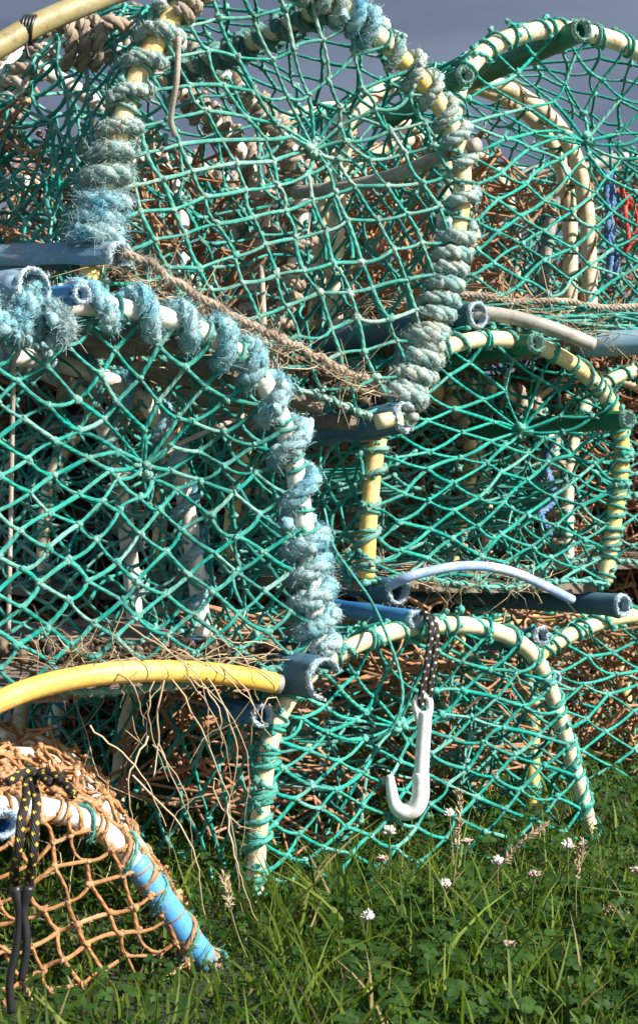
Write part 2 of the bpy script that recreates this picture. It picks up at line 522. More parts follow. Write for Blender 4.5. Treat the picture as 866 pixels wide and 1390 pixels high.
def lattice(poly, e1, e2, origin, gather=None, rg=60, amp=2.5, snap=.35):
    """nodes and edges of a net inside a polygon (2D), with the meshes near `gather` drawn into one point"""
    e1 = np.array(e1, float); e2 = np.array(e2, float); origin = np.array(origin, float)
    lo, hi = poly.min(0), poly.max(0)
    Minv = np.linalg.inv(np.stack([e1, e2], 1))
    cs = (Minv @ (np.array([[lo[0], lo[1]], [hi[0], lo[1]], [lo[0], hi[1]], [hi[0], hi[1]]]) - origin).T).T
    i0, j0 = np.floor(cs.min(0)).astype(int) - 1; i1, j1 = np.ceil(cs.max(0)).astype(int) + 1
    I, J = np.meshgrid(np.arange(i0, i1 + 1), np.arange(j0, j1 + 1), indexing='ij')
    pts = origin + I.reshape(-1, 1) * e1 + J.reshape(-1, 1) * e2
    ins = in_poly(pts, poly)
    W = J.shape[1]
    pos = list(pts); pin = [False] * len(pts)
    edges = []
    P0 = poly; P1 = np.roll(poly, -1, 0)
    def hit(a, b):
        d = b - a; e = P1 - P0
        den = d[0] * e[:, 1] - d[1] * e[:, 0]; den = np.where(np.abs(den) < 1e-12, 1e-12, den)
        w = P0 - a
        t = (w[:, 0] * e[:, 1] - w[:, 1] * e[:, 0]) / den
        u = (w[:, 0] * d[1] - w[:, 1] * d[0]) / den
        ok = (t >= 0) & (t <= 1) & (u >= 0) & (u <= 1)
        return None if not ok.any() else a + d * t[ok].min()
    n = len(pts)
    for i in range(I.shape[0]):
        for j in range(W):
            a = i * W + j
            for b in ((a + W) if i + 1 < I.shape[0] else -1, (a + 1) if j + 1 < W else -1):
                if b < 0: continue
                if ins[a] and ins[b]: edges.append((a, b))
                elif ins[a] != ins[b]:
                    s_, o_ = (a, b) if ins[a] else (b, a)
                    h = hit(pts[s_], pts[o_])
                    if h is not None:
                        pos.append(h); pin.append(True); edges.append((s_, len(pos) - 1))
    pos = np.array(pos); pin = np.array(pin); E = np.array(edges)
    used = np.unique(E); re = -np.ones(len(pos), int); re[used] = np.arange(len(used))
    pos = pos[used]; pin = pin[used]; E = re[E]
    bound = pin.copy()
    disp = np.zeros_like(pos); clus = np.zeros(len(pos), bool)
    if gather is not None:
        g = np.array(gather[:2], float)
        dd = np.linalg.norm((pos - g + np.array([0, rg * .5])) * np.array([1.0, .8]), axis=1)
        clus = (dd < rg) & ~pin
        c0 = g - np.array([0, rg * .5]); RR_ = rg * 3.3
        vv = pos - c0; r_ = np.maximum(np.linalg.norm(vv, axis=1), 1e-6); q_ = np.minimum(r_ / RR_, 1)
        fld = vv * (q_ ** .75 - 1)[:, None] + (g - c0) * (1 - q_ ** 2)[:, None]
        disp = fld.copy(); disp[clus] = (g - pos[clus]) * .97
    fixed = pin | clus
    disp[pin] = 0
    deg = np.bincount(E.ravel(), minlength=len(pos))
    for _ in range(4):
        acc = np.zeros_like(disp)
        np.add.at(acc, E[:, 0], disp[E[:, 1]]); np.add.at(acc, E[:, 1], disp[E[:, 0]])
        acc /= deg[:, None]
        disp[~fixed] = disp[~fixed] * .55 + acc[~fixed] * .45
    wob = rng.normal(size=pos.shape) * amp
    # slow low-frequency warp so the meshes are uneven
    ph = rng.uniform(0, 6, 4); Ls = np.linalg.norm(e1) * 4.5
    wob[:, 0] += amp * 2.2 * np.sin(pos[:, 1] / Ls + ph[0]) + amp * 1.2 * np.sin(pos[:, 0] / Ls * 1.7 + ph[1])
    wob[:, 1] += amp * 2.2 * np.sin(pos[:, 0] / Ls + ph[2]) + amp * 1.2 * np.sin(pos[:, 1] / Ls * 1.7 + ph[3])
    wob[fixed] *= .15
    keep = ~(clus[E[:, 0]] & clus[E[:, 1]])
    return pos + disp + wob, E[keep], bound, clus

def net_mesh(mb, p3, E, bound, r=.0027, sag=.004, clus=None, knot=1.75, fuzz=3, pale=.2, knot_pale=.9, K=5, sides=6):
    a, b = p3[E[:, 0]], p3[E[:, 1]]
    M = len(E)
    s = np.linspace(0, 1, K)
    Pp = a[:, None] * (1 - s)[None, :, None] + b[:, None] * s[None, :, None]
    L = np.linalg.norm(b - a, axis=1)
    bow = rng.normal(size=(M, 3)); bow[:, 2] -= .8
    Pp += bow[:, None] * (4 * s * (1 - s))[None, :, None] * (sag * np.minimum(1, L / .04) * rng.uniform(.2, 1, M))[:, None, None] * .6
    rr = r * rng.uniform(.8, 1.18, (M, 1)) * (1 + .07 * rng.normal(size=(M, K))) * (1 + .16 * (np.abs(s - .5) * 2) ** 3)[None]
    te = np.where(rng.uniform(size=M) < .12, rng.uniform(.4, .8, M), rng.uniform(0, pale * 2, M))[:, None] * np.ones(K)[None] + .2 * (np.abs(s - .5) * 2)[None] ** 4
    mb.tubes(Pp, rr, sides, te)
    if fuzz > 1:   # stray fibres standing off the strands
        k_ = rng.integers(0, M, M * 5); t_ = rng.integers(0, K, M * 5)
        o = Pp[k_, t_] + rng.normal(size=(M * 5, 3)) * r * .5; d = unit(rng.normal(size=(M * 5, 3)) + unit(b - a)[k_] * 1.2)
        Ln = rng.uniform(.003, .008, M * 5); cu = rng.normal(size=(M * 5, 3)) * .6; q = np.linspace(0, 1, 3)
        mb.ribbons(o[:, None] + d[:, None] * (Ln[:, None] * q)[..., None] + cu[:, None] * (Ln[:, None] * q ** 2)[..., None], .00028 * np.array([[1, .8, .3]]), tint=rng.uniform(.1, .9, M * 5))
    used = np.unique(E)
    kn = used if clus is None else used[~clus[used]]
    c = p3[kn]
    mb.blobs(c, r * knot * 1.08 * rng.uniform(.7, 1.35, len(c)), rng.uniform(.2, knot_pale, len(c)), .85)
    mb.blobs(c + rng.normal(size=c.shape) * r * .75, r * knot * .85 * rng.uniform(.8, 1.2, len(c)), rng.uniform(.3, knot_pale, len(c)), .8)
    # the twine ends wrapped about each knot
    a_ = np.linspace(0, 4.6, 7); d1 = unit(rng.normal(size=(len(c), 3))); d2 = unit(np.cross(d1, rng.normal(size=(len(c), 3))))
    w = c[:, None] + r * knot * .8 * (np.cos(a_)[None, :, None] * d1[:, None] + np.sin(a_)[None, :, None] * d2[:, None])
    mb.tubes(w, r * .62, 5, rng.uniform(.2, knot_pale, len(c)), caps=True)
    if fuzz:
        n = len(c) * fuzz
        o = np.repeat(c, fuzz, 0)
        d = unit(rng.normal(size=(n, 3))); Ln = rng.uniform(.004, .010, n)
        cu = rng.normal(size=(n, 3)) * .5
        q = np.linspace(0, 1, 3)
        mb.ribbons(o[:, None] + d[:, None] * (Ln[:, None] * q)[..., None] + cu[:, None] * (Ln[:, None] * q ** 2)[..., None], .00035 * np.array([[1, .8, .3]]), tint=rng.uniform(.2, .9, n))
    if clus is not None and clus.any():
        g = p3[clus].mean(0)
        mb.blobs(g + rng.normal(size=(9, 3)) * .006, rng.uniform(.005, .009, 9), .7)

def side_lattice(L, S, cell, amp=.003, ang=45):
    poly = np.array([[0, 0], [S, 0], [S, L], [0, L]], float)
    e1 = cell * np.array([math.cos(R(ang)), math.sin(R(ang))]); e2 = cell * np.array([-math.cos(R(ang)), math.sin(R(ang))])
    return lattice(poly, e1, e2, rng.uniform(0, cell, 2), amp=amp)

# ---------------------------------------------------------------- parts of a creel
def hollow_tube(name, mat, parent, p_in, p_out, r, wall=.0045, length_=None, arc=None, jit=.0006, rim=.95):
    """open plastic tube whose mouth is at p_out"""
    p_in = np.asarray(p_in, float); p_out = np.asarray(p_out, float)
    L = np.linalg.norm(p_out - p_in)
    mb = MB()
    ri = r - wall
    prof = [(0, r)] + [(L * f, r) for f in np.linspace(.1, .93, 9)] + [(L - .012, r), (L - .005, r * 1.01), (L, r * .985), (L + .0005, ri * 1.03), (L - .004, ri), (L - .03, ri), (max(.02, L - .14), ri)]
    ti = [.2] * 10 + [.3, .8, rim, rim, .8, .3, .1]
    if arc is None:
        prof.append((max(.02, L - .14), .0002)); ti.append(0)
        prof = [(0, .0003)] + prof; ti = [.2] + ti
    mb.lathe(p_in, p_out, prof, 26, arc, jit, ti)
    o = mb.build(name, mat, parent)
    # frayed, furry rim
    fb = MB()
    T, N, B = (x[0, 0] for x in frames(np.stack([p_in, p_out])[None]))
    a = np.linspace(*( (0, 2 * math.pi) if arc is None else (R(arc[0]), R(arc[1])) ), 40)
    ring = p_out + (r - wall * .5) * (np.cos(a)[:, None] * N + np.sin(a)[:, None] * B)
    fibres(fb, ring, wall * .6, 260, .0015, .0045, wid=.0005, tint=(.9, 1), K=3)
    fb.build('worn_rim', mat, o)
    return o

def straw(mb, centre, spread, n, lmin=.04, lmax=.14, r=.0008, flat=.35, tint=(0, 1), curl=.35):
    c = np.asarray(centre) + rng.uniform(-1, 1, (n, 3)) * np.asarray(spread)
    d = rng.normal(size=(n, 3)); d[:, 2] *= flat; d = unit(d)
    L = rng.uniform(lmin, lmax, n); cu = rng.normal(size=(n, 3)) * curl; cu2 = rng.normal(size=(n, 3)) * curl
    s = np.linspace(-.5, .5, 6)
    Pp = c[:, None] + d[:, None] * (L[:, None] * s)[..., None] + cu[:, None] * (L[:, None] * s ** 2)[..., None] + cu2[:, None] * (L[:, None] * s ** 3 * 2)[..., None]
    mb.tubes(Pp, r * rng.uniform(.5, 1.4, (n, 1)) * np.array([[.5, 1, 1, 1, .9, .3]]), 4, rng.uniform(*tint, n), seam=False)

def crumbs(mb, centre, ux, uy, n, rmin=.002, rmax=.008):
    u = rng.uniform(0, 1, (n, 2))
    c = np.asarray(centre) + u[:, :1] * np.asarray(ux) + u[:, 1:] * np.asarray(uy) + np.array([0, 0, 1]) * rng.uniform(0, .004, (n, 1))
    mb.blobs(c, rng.uniform(rmin, rmax, n), rng.uniform(0, 1, n), .7)

def crumple(mb, centre, ax, ay, az, cell, amp, r=.0024, fold=3.0, seed=0):
    """a slack bundle of net: lattice sheet thrown into folds inside the box ax, ay, az"""
    ax, ay, az = map(np.asarray, (ax, ay, az))
    W, H = np.linalg.norm(ax) * 1.5, np.linalg.norm(ay) * 1.4
    poly = np.array([[0, 0], [W, 0], [W, H], [0, H]])
    p, E, bd, _ = lattice(poly, (cell * .7, cell * .7), (-cell * .7, cell * .7), (0, 0), amp=cell * .12)
    u = p[:, 0] / W; v = p[:, 1] / H
    f = rng.uniform(0, 6, 8)
    x = .5 * np.sin(u * 3.1 - 1.5 + .7 * np.sin(v * 5 + f[0])) + .13 * np.sin(v * 17 + f[1]) + .1 * np.sin(u * 23 + f[2])
    y = .5 * np.sin(v * 3.1 - 1.5 + .6 * np.sin(u * 4 + f[3])) + .14 * np.sin(u * 19 + f[4]) + .1 * np.sin(v * 27 + f[5])
    z = .5 * np.sin(u * fold * 3 + f[6] + 2 * np.sin(v * 4)) * np.cos(v * fold * 2 + f[7])
    q = np.asarray(centre) + x[:, None] * ax + y[:, None] * ay + z[:, None] * az + rng.normal(size=(len(p), 3)) * amp
    net_mesh(mb, q, E, bd, r=r, sag=.010, fuzz=1, pale=.25, K=4, sides=5)

def planks(parent, BL, BR, axis, n=4, thick=.016, gap=.012, name='base_slats', over=.03):
    """floor slats running along the creel"""
    bm = bmesh.new()
    BL, BR, axis = (Vector(map(float, x)) for x in (BL, BR, axis))
    w = BR - BL; a = axis.normalized(); up = w.cross(a).normalized()
    if up.z < 0: up = -up
    L = axis.length + over; W = w.length; wd = (W - gap * (n - 1)) / n; wh = w.normalized()
    for i in range(n):
        o = BL + wh * (i * (wd + gap)) + a * (.004 + abs(over) * random.uniform(.1, .7)) - up * (thick * .5)
        nl = 14
        rows = []
        for k in range(nl + 1):
            c = o + a * (L * k / nl)
            rows.append([bm.verts.new(c + wh * (x * wd + random.uniform(-.001, .001)) + up * (y * thick + random.uniform(-.0008, .0008))) for x, y in ((0, 0), (1, 0), (1, 1), (.5, 1.03), (0, 1))])
        for k in range(nl):
            for j in range(5):
                bm.faces.new((rows[k][j], rows[k][(j + 1) % 5], rows[k + 1][(j + 1) % 5], rows[k + 1][j]))
        bm.faces.new(rows[0]); bm.faces.new(rows[-1][::-1])
    bm.normal_update()
    off = Vector((0, 0, 0)) if parent is None else Vector(parent.location)
    bmesh.ops.translate(bm, verts=bm.verts, vec=-off)
    me = bpy.data.meshes.new(name); bm.to_mesh(me); bm.free(); me.materials.append(WOOD)
    o = bpy.data.objects.new(name, me); C.objects.link(o); o.parent = parent
    return o

class Creel:
    def __init__(s, label, pts, plane, axis_px, dY, group='lobster creels stacked on the grass', pipe=CREAM, pipe_r=.0125, steps=(0, 1, 1.95), net=TEAL,
                 e1=(34, 24), e2=(-34, 24), org=(0, 0), gather=None, rg=58, funnel=.07, twine=.0026, side_cell=.05, side_net=None, hoops_mat=None,
                 sidet=(0, 1), base_y=0.0, planks_n=4, plank_len=1.0, inner_h=1.0, plank_gap=.012, amp=3.4, slack=1.0, back_net=True, end=True, part_net=True, side_amp=.004, pale=.1, sides=True):
        s.pl = plane; s.pipe_r = pipe_r; s.net = net
        px = spline(pts, 110)
        s.px = px
        s.h = plane.at(px[:, 0], px[:, 1])
        (a0, a1) = axis_px
        A0 = plane.at(*a0); A1 = P(a1[0], a1[1], A0[1] + dY)
        s.ax = A1 - A0
        base = (s.h[0] + s.h[-1]) / 2
        s.root = thing('lobster_creel', label, 'lobster creel', base, group)
        s.hoops = []; s.curves = []
        for k, st in enumerate(steps):
            c = s.h + s.ax * st
            if k: c[:, 2] = c[:, 2] + (c[:, 2] - (s.h[:, 2].min() + s.ax[2] * st)) * (inner_h - 1)
            if k: c = c + np.sin(np.linspace(0, 3.14, len(c)))[:, None] * rng.normal(size=3) * .008 * (1, 1, .6)
            mb = MB(); mb.tubes(c[None], pipe_r, 18, .2, seam=False, caps=True)
            m = pipe if k == 0 or hoops_mat is None else hoops_mat
            s.hoops.append(mb.build('hoop', m, s.root)); s.curves.append(c)
        poly = px
        if end:
            off_s = (pipe_r + twine * .5) * -1.0
            pos, E, bd, cl = lattice(poly, e1, e2, org, gather, rg, amp)
            if gather is not None:
                d = np.linalg.norm(pos - np.array(gather[:2]), axis=1)
                fun = funnel * np.exp(-(d / (rg * 2.1)) ** 1.5)
            else: fun = np.zeros(len(pos))
            dep = -.010 + fun + rng.normal(size=len(pos)) * .0035 * slack
            dep[bd] = -.012
            p3 = plane.at(pos[:, 0], pos[:, 1], dep)
            mb = MB()
            net_mesh(mb, p3, E, bd, twine, .0055 * slack, cl, pale=pale)
            # loops of the net round the hoop where each mesh ends
            bidx = np.where(bd)[0]
            H = s.h
            for i in bidx:
                k = np.argmin(((H - p3[i]) ** 2).sum(1))
                if np.linalg.norm(H[k] - p3[i]) > pipe_r * 2.2: continue
                k = min(max(k, 1), len(H) - 2)
                T = unit(H[k + 1] - H[k - 1]); N = unit(np.cross(T, [0, 1, .2])); B = np.cross(T, N)
                a = np.linspace(0, 2 * math.pi, 15)
                sk = rng.uniform(-.010, .010)
                lp = H[k] + (pipe_r + twine * .8) * (np.cos(a)[:, None] * N + np.sin(a)[:, None] * B) + T * (np.sin(a / 2) * sk)[:, None]
                mb.tubes(lp[None], twine * rng.uniform(.8, 1.1), 6, rng.uniform(.1, .6))
            s.end_net = mb.build('end_net', net, s.root)
            # lacing along the bottom edge
            mb = MB()
            e = np.linspace(H[0], H[-1], 40) + np.array([0, -.012, 0]); e[:, 2] += .006 * np.sin(np.linspace(0, 9, 40)) - .004
            s.edge = e
            mb.tubes(e[None], .0032, 6, .7, caps=True)
            mb.tubes(helix(e, .0045, .03)[None], .0022, 5, .5, caps=True)
            mb.blobs(resample(e, 14) + rng.normal(size=(14, 3)) * .002, rng.uniform(.005, .008, 14), .8)
            fibres(mb, e, .004, 300, .004, .014, wid=.0004)
            mb.build('bottom_cord', net, s.end_net)
        if part_net:
            w_ = poly - poly.mean(0)
            pos, E, bd, cl = lattice(poly, (e1[0] * 1.05, e1[1] * 1.1), (e2[0] * 1.0, e2[1] * 1.1), np.array(org) + 11, (org[0] + 14, org[1] + 30), rg * .8, amp * 1.8)
            p3 = plane.at(pos[:, 0], pos[:, 1], rng.normal(size=len(pos)) * .008) + s.ax * .97
            mb = MB(); net_mesh(mb, p3, E, bd, twine * .95, .009, cl, fuzz=1, pale=.15, K=4, sides=5); mb.build('inner_panel_net', side_net or TEAL, s.root)
        if sides:
            Lh = length(s.h); S = steps[-1] * np.linalg.norm(s.ax)
            pos, E, bd, _ = side_lattice(Lh, S, side_cell, side_amp)
            cum = np.concatenate([[0], np.cumsum(np.linalg.norm(np.diff(s.h, axis=0), axis=1))])
            cc = np.stack([np.interp(pos[:, 1], cum, s.h[:, k]) for k in range(3)], -1)
            cen = s.h.mean(0)
            st = pos[:, 0] / S * steps[-1]
            stp = np.array(steps)
            dist = np.min(np.abs(st[:, None] - stp[None]), 1)
            pull = .055 * np.clip(dist, 0, .5)
            outd = unit(cc - cen)
            p3 = cc + outd * (pipe_r + .002) - outd * pull[:, None] + s.ax * st[:, None] + rng.normal(size=cc.shape) * .004
            mb = MB(); net_mesh(mb, p3, E, bd, twine, .007, fuzz=1, pale=pale, K=4, sides=5)
            s.side_net = mb.build('side_net', side_net or net, s.root)
        if planks_n:
            planks(s.root, s.h[0] + np.array([0, 0, -.012]), s.h[-1] + np.array([0, 0, -.012]), s.ax * steps[-1] * plank_len, planks_n, gap=plank_gap)
        s.steps = steps
    def tube(s, px_out, px_in, dY, r, mat, name='runner', off=0.0, **kw):
        o = s.pl.at(*px_out, off); i = P(px_in[0], px_in[1], o[1] + dY)
        return hollow_tube(name, mat, s.root, i, o, r, **kw)
    def solid(s, pts, Ys, r, mat, name, n=50, tint=.2):
        q = np.array([P(x, y, Y) for (x, y), Y in zip(pts, Ys)])
        mb = MB(); c = spline(q, n); mb.tubes(c[None], r, 16, tint, seam=False, caps=True)
        o = mb.build(name, mat, s.root)
        return o, c
    def Yat(s, x, y, off=0): return float(s.pl.at(x, y, off)[1])
    def inside(s, mat, cell, u=(.15, .85), v=(.05, .8), w=(.2, 1.8), name='inner_net', fold=3.0, amp=.008, r=.0024):
        bl, br = s.h[0], s.h[-1]; top = s.h[np.argmax(s.h[:, 2])]
        W = br - bl; Hh = np.array([0, 0, top[2] - (bl[2] + br[2]) / 2])
        c = bl + W * (u[0] + u[1]) / 2 + Hh * (v[0] + v[1]) / 2 + s.ax * (w[0] + w[1]) / 2
        mb = MB(); crumple(mb, c, W * (u[1] - u[0]), Hh * (v[1] - v[0]), s.ax * (w[1] - w[0]), cell, amp, r=r, fold=fold)
        return mb.build(name, mat, s.root)
    def litter(s, n_straw=120, n_crumb=120, z=.012):
        bl, br = s.h[0], s.h[-1]; W = br - bl
        mb = MB()
        mid = (bl + br) / 2 + s.ax * .6 + np.array([0, 0, z])
        for f in np.linspace(.05, .95, 6):
            straw(mb, bl + W * f + s.ax * .5 + np.array([0, 0, z]), (.05, abs(s.ax[1]) * .6, .012), n_straw // 6, .04, .16, .0009, .2)
        return mb.build('dead_grass_litter', STRAW, s.root)

# ================================================================ GROUND
def build_ground():
    bm = bmesh.new()
    v = [bm.verts.new(p) for p in ((-900, -30, 0), (900, -30, 0), (900, 1800, 0), (-900, 1800, 0))]
    bm.faces.new(v)
    me = bpy.data.meshes.new('ground'); bm.to_mesh(me); bm.free()
    m, n, l, b = new_mat('turf')
    c = ramp(n, l, noise(n, l, 30, 6, .7), [(.3, (.012, .018, .008)), (.55, (.03, .05, .015)), (.8, (.07, .06, .03))])
    l.new(c, b.inputs['Base Color']); b.inputs['Roughness'].default_value = .95
    bump(n, l, b, noise(n, l, 80, 4), 1, .01)
    me.materials.append(m)
    o = bpy.data.objects.new('ground', me); C.objects.link(o); o['kind'] = 'structure'
build_ground()

# ================================================================ CREELS
# --- creel E: bottom centre, standing on the grass
plE = Plane(348, 1240, -.05, .75)
E_ = Creel('bottom-row creel with green net and cream hoop, white plastic hook hanging on its front',
           [(345, 1245), (347, 1190), (352, 1120), (358, 1060), (366, 1010), (382, 965), (410, 925), (450, 893), (500, 868), (560, 852), (620, 848), (670, 856), (712, 878), (738, 915), (756, 965), (775, 1030), (792, 1090), (806, 1150)],
           plE, ((360, 1100), (168, 1055)), .30, pipe=CREAM, net=TEAL_BRIGHT, e1=(36, 15), e2=(-26, 27), org=(540, 990), gather=(541, 985), rg=44, funnel=.09, part_net=False, pipe_r=.0125, steps=(0, 1, 1.9), planks_n=0, side_cell=.05)
lashing(E_.hoops[0], E_.curves[0], .0, .99, .0125, .045, TEAL_BRIGHT, r=.0028, fuzz=500)
lashing(E_.hoops[0], E_.curves[0], .02, .24, .0125, .032, TEAL_BRIGHT, r=.0042, fuzz=1500, reps=1)
lashing(E_.hoops[0], E_.curves[0], .80, .99, .0125, .06, TEAL_BRIGHT, r=.0032, fuzz=1200, reps=1)
lashing(E_.hoops[1], E_.curves[1], .0, .9, .0125, .05, ORANGE, r=.0028, fuzz=200)
E_.tube((565, 841), (430, 822), .18, .0135, BLUE, 'spacer_tube', off=-.02)
E_.tube((735, 863), (640, 872), .16, .014, NAVY, 'spacer_tube', off=-.01, jit=.0018)
E_.tube((357, 972), (285, 955), .22, .0155, BLUE, 'spacer_tube', off=-.03, jit=.0012)
E_.inside(RUST, .032, (.12, .95), (.25, .95), (.3, 1.1), fold=3.5)
E_.inside(TEAL, .034, (.35, 1.0), (-.02, .6), (.25, 1.4), name='slack_net')

# --- creel G: bottom right, behind E
plG = Plane(718, 1090, .60, .55)
G_ = Creel('bottom-row creel at the right edge standing farther back, green net over rust-orange net',
           [(722, 1100), (722, 1040), (722, 980), (722, 925), (728, 893), (758, 870), (795, 852), (840, 838), (890, 836), (935, 850), (965, 890), (980, 960), (985, 1040), (990, 1090)],
           plG, ((840, 840), (720, 838)), .30, pipe=CREAMY, net=TEAL_BRIGHT, e1=(33, 21), e2=(-33, 21), org=(820, 920), gather=(905, 930), rg=40, pipe_r=.0135, planks_n=0)
G_.inside(RUST, .032, (.05, .8), (.25, 1.0), (.1, 1.0), fold=4)
G_.inside(RUST, .032, (.2, 1.0), (.2, .9), (.8, 1.8), fold=3)
lashing(G_.hoops[0], G_.curves[0], .0, .9, .0135, .05, TEAL_BRIGHT, fuzz=700)
G_.tube((752, 920), (700, 925), .15, .0135, BLUE, 'spacer_tube', off=-.02)


# --- creel F: bottom left, orange net
plF = Plane(300, 1330, -.31, .60)
F_ = Creel('low bottom-left creel covered in orange net with a blue sleeve on its white hoop',
           [(-170, 1420), (-175, 1330), (-160, 1230), (-120, 1150), (-60, 1108), (0, 1096), (60, 1098), (105, 1110), (145, 1132), (178, 1165), (205, 1200), (232, 1238), (258, 1275), (285, 1310), (312, 1350)],
           plF, ((145, 1132), (98, 1042)), .28, pipe=WHITE, net=ORANGE, side_net=ORANGE, part_net=False, twine=.0023, e1=(34, -13), e2=(-13, -36), org=(15, 1210), gather=(-75, 1230), rg=45, pipe_r=.0125, steps=(0, .8, 1.15), planks_n=0, side_cell=.034, amp=5, slack=1.6)
seg = hoop_seg(F_.curves[0], .735, 1.0)
mb = MB(); mb.tubes(seg[None], .0155, 20, .2, seam=False, caps=True); sl = mb.build('blue_sleeve', SKYBLUE, F_.root)
for k in (0, 1, 2): lashing(F_.hoops[k], F_.curves[k], .35, .98, .0140, .05, ORANGE, fuzz=500, r=.0026)
lashing(F_.hoops[0], F_.curves[0], .6, .98, .017, .07, TEAL, fuzz=900, r=.0024)
F_.tube((8, 1118), (-60, 1105), .12, .016, BLUE, 'spacer_tube', off=-.03)
mb = MB(); crumple(mb, F_.h[62] + F_.ax * .5, F_.ax * .5, np.array([.10, .06, -.03]), np.array([0, 0, .025]), .028, .004)
mb.build('slack_net', ORANGE, F_.root)

# --- creel B: middle left
plB = Plane(430, 890, -.02, .62)
B_ = Creel('middle-left creel with green net and white hoop bound in fluffy pale blue rope',
           [(-150, 950), (-160, 850), (-158, 740), (-145, 620), (-110, 530), (-60, 470), (0, 436), (60, 420), (110, 414), (150, 418), (200, 425), (248, 440), (292, 460), (335, 490), (362, 525), (382, 570), (397, 620), (408, 680), (416, 740), (424, 800), (430, 860), (434, 905)],
           plB, ((420, 800), (262, 770)), .27, pipe=WHITE, pipe_r=.0135, net=TEAL, e1=(34, 24), e2=(-32, 27), org=(195, 640), gather=(196, 634), rg=52, funnel=.08, steps=(0, 1, 1.7), inner_h=.89, planks_n=5, twine=.0027)
binding(B_.hoops[0], B_.curves[0], .30, .475, .0135, .0120, .034, BLUEROPE, 5500, (.008, .022), jit=.2)
binding(B_.hoops[0], B_.curves[0], .47, .60, .0135, .0125, .060, BLUEROPE, 6500, (.008, .02), phase=1.2, jit=.2)
binding(B_.hoops[0], B_.curves[0], .60, .86, .0135, .0120, .055, BLUEROPE, 6500, (.008, .02), phase=2.2, jit=.16)
binding(B_.hoops[0], B_.curves[0], .86, .985, .0135, .0125, .034, BLUEROPE, 5500, (.008, .022), phase=.2, jit=.1)
for k in (1, 2): binding(B_.hoops[k], B_.curves[k], .45, .97, .0135, .0085, .062, BLUEROPE if k == 1 else GREYROPE, 2500, (.006, .016), phase=k)
# bulky knot of rope at the top left of the hoop
mb = MB()
for k in range(6):
    o = P(45, 428, B_.Yat(45, 428) - .015)
    a = np.linspace(0, 7.5, 60); rad = rng.uniform(.014, .030)
    d1, d2 = unit(rng.normal(size=3)), unit(rng.normal(size=3))
    q = o + np.array([rng.uniform(-.035, .035), 0, rng.uniform(-.012, .012)]) + rad * (np.cos(a)[:, None] * d1 + np.sin(a)[:, None] * d2)
    rope(mb, q, .0095); fibres(mb, q, .0105, 3800, .004, .011, wid=.00042, hug=1.4, curl=.8); lq = resample(q, 22); mb.blobs(lq + rng.normal(size=lq.shape) * .004, rng.uniform(.006, .010, 22), rng.uniform(0, .4, 22), .9)
mb.build('rope_knot', BLUEROPE, B_.hoops[0])
B_.tube((48, 393), (-70, 410), .10, .027, LITNAVY, 'spacer_tube', off=-.035, arc=(-130, 105), jit=.0012)
B_.tube((113, 399), (70, 403), .05, .0125, BLUE, 'spacer_tube', off=-.055)
B_.tube((442, 922), (262, 888), .22, .028, NAVY, 'runner', off=-.075, arc=(-70, 170), jit=.0012)
bow, c = B_.solid([(-60, 985), (0, 952), (60, 930), (130, 916), (200, 911), (280, 913), (340, 921), (372, 927)], [-.32, -.30, -.27, -.24, -.20, -.15, -.11, -.09], .0138, YPLAST, 'bow_pipe')
mb = MB(); mb.tubes(np.linspace(c[-1] - unit(c[-1] - c[-4]) * .004, c[-1] + unit(c[-1] - c[-4]) * .009, 3)[None], .0125, 18, .2, seam=False, caps=True); mb.build('pipe_plug', GREYP, bow)
B_.litter(70)
# taut cord from the eye to the second hoop
mb = MB(); q = spline([P(196, 634, B_.Yat(196, 634) + .06), P(250, 600, B_.Yat(196, 634) + .12), P(330, 565, B_.Yat(196, 634) + .2)], 14); mb.tubes(q[None], .0035, 6, .5, caps=True)
mb.build('eye_cord', BEIGE, B_.root); mb = MB()
q = spline([P(20, 450, B_.Yat(20, 450) + .02), P(17, 600, B_.Yat(20, 600) + .04), P(12, 860, B_.Yat(20, 860) + .02)], 20); mb.tubes(q[None], .003, 6, .5, caps=True)
mb.build('hanging_cord', BEIGE, B_.root)

# --- creel D: middle right
plD = Plane(500, 770, .28, .55)
D_ = Creel('middle-right creel with green net, yellow and cream hoop and two dark green spacer tubes',
           [(497, 785), (499, 730), (503, 670), (510, 615), (522, 565), (543, 522), (572, 490), (610, 470), (650, 461), (692, 462), (735, 472), (776, 494), (808, 522), (832, 556), (843, 600), (841, 650), (834, 700), (826, 750), (820, 790)],
           plD, ((852, 568), (640, 585)), .33, pipe=CREAMY, net=TEAL_BRIGHT, e1=(35, 16), e2=(-33, 22), org=(705, 590), gather=(706, 586), rg=46, funnel=.08, pipe_r=.0135, steps=(0, 1, 1.6), planks_n=4, side_cell=.048)
lashing(D_.hoops[0], D_.curves[0], .0, .22, .0135, .030, TEAL_PALE, r=.0045, fuzz=700)
lashing(D_.hoops[0], D_.curves[0], .3, .99, .0135, .045, TEAL, r=.0028, fuzz=400)
lashing(D_.hoops[0], D_.curves[0], .74, .99, .0135, .028, TEAL, r=.0036, fuzz=400)
binding(D_.hoops[1], D_.curves[1], .1, .95, .0125, .0075, .04, BEIGE, 900, (.005, .012))
D_.tube((729, 465), (590, 486), .20, .0160, GREENP, 'spacer_tube', off=-.050, rim=.5)
D_.tube((853, 569), (640, 586), .30, .0155, GREENP, 'spacer_tube', off=-.050, rim=.5)
D_.tube((542, 803), (420, 786), .20, .0200, NAVY, 'runner', off=-.05, jit=.0012)
D_.tube((846, 822), (560, 800), .36, .0190, NAVY, 'runner', off=-.06, jit=.0012)
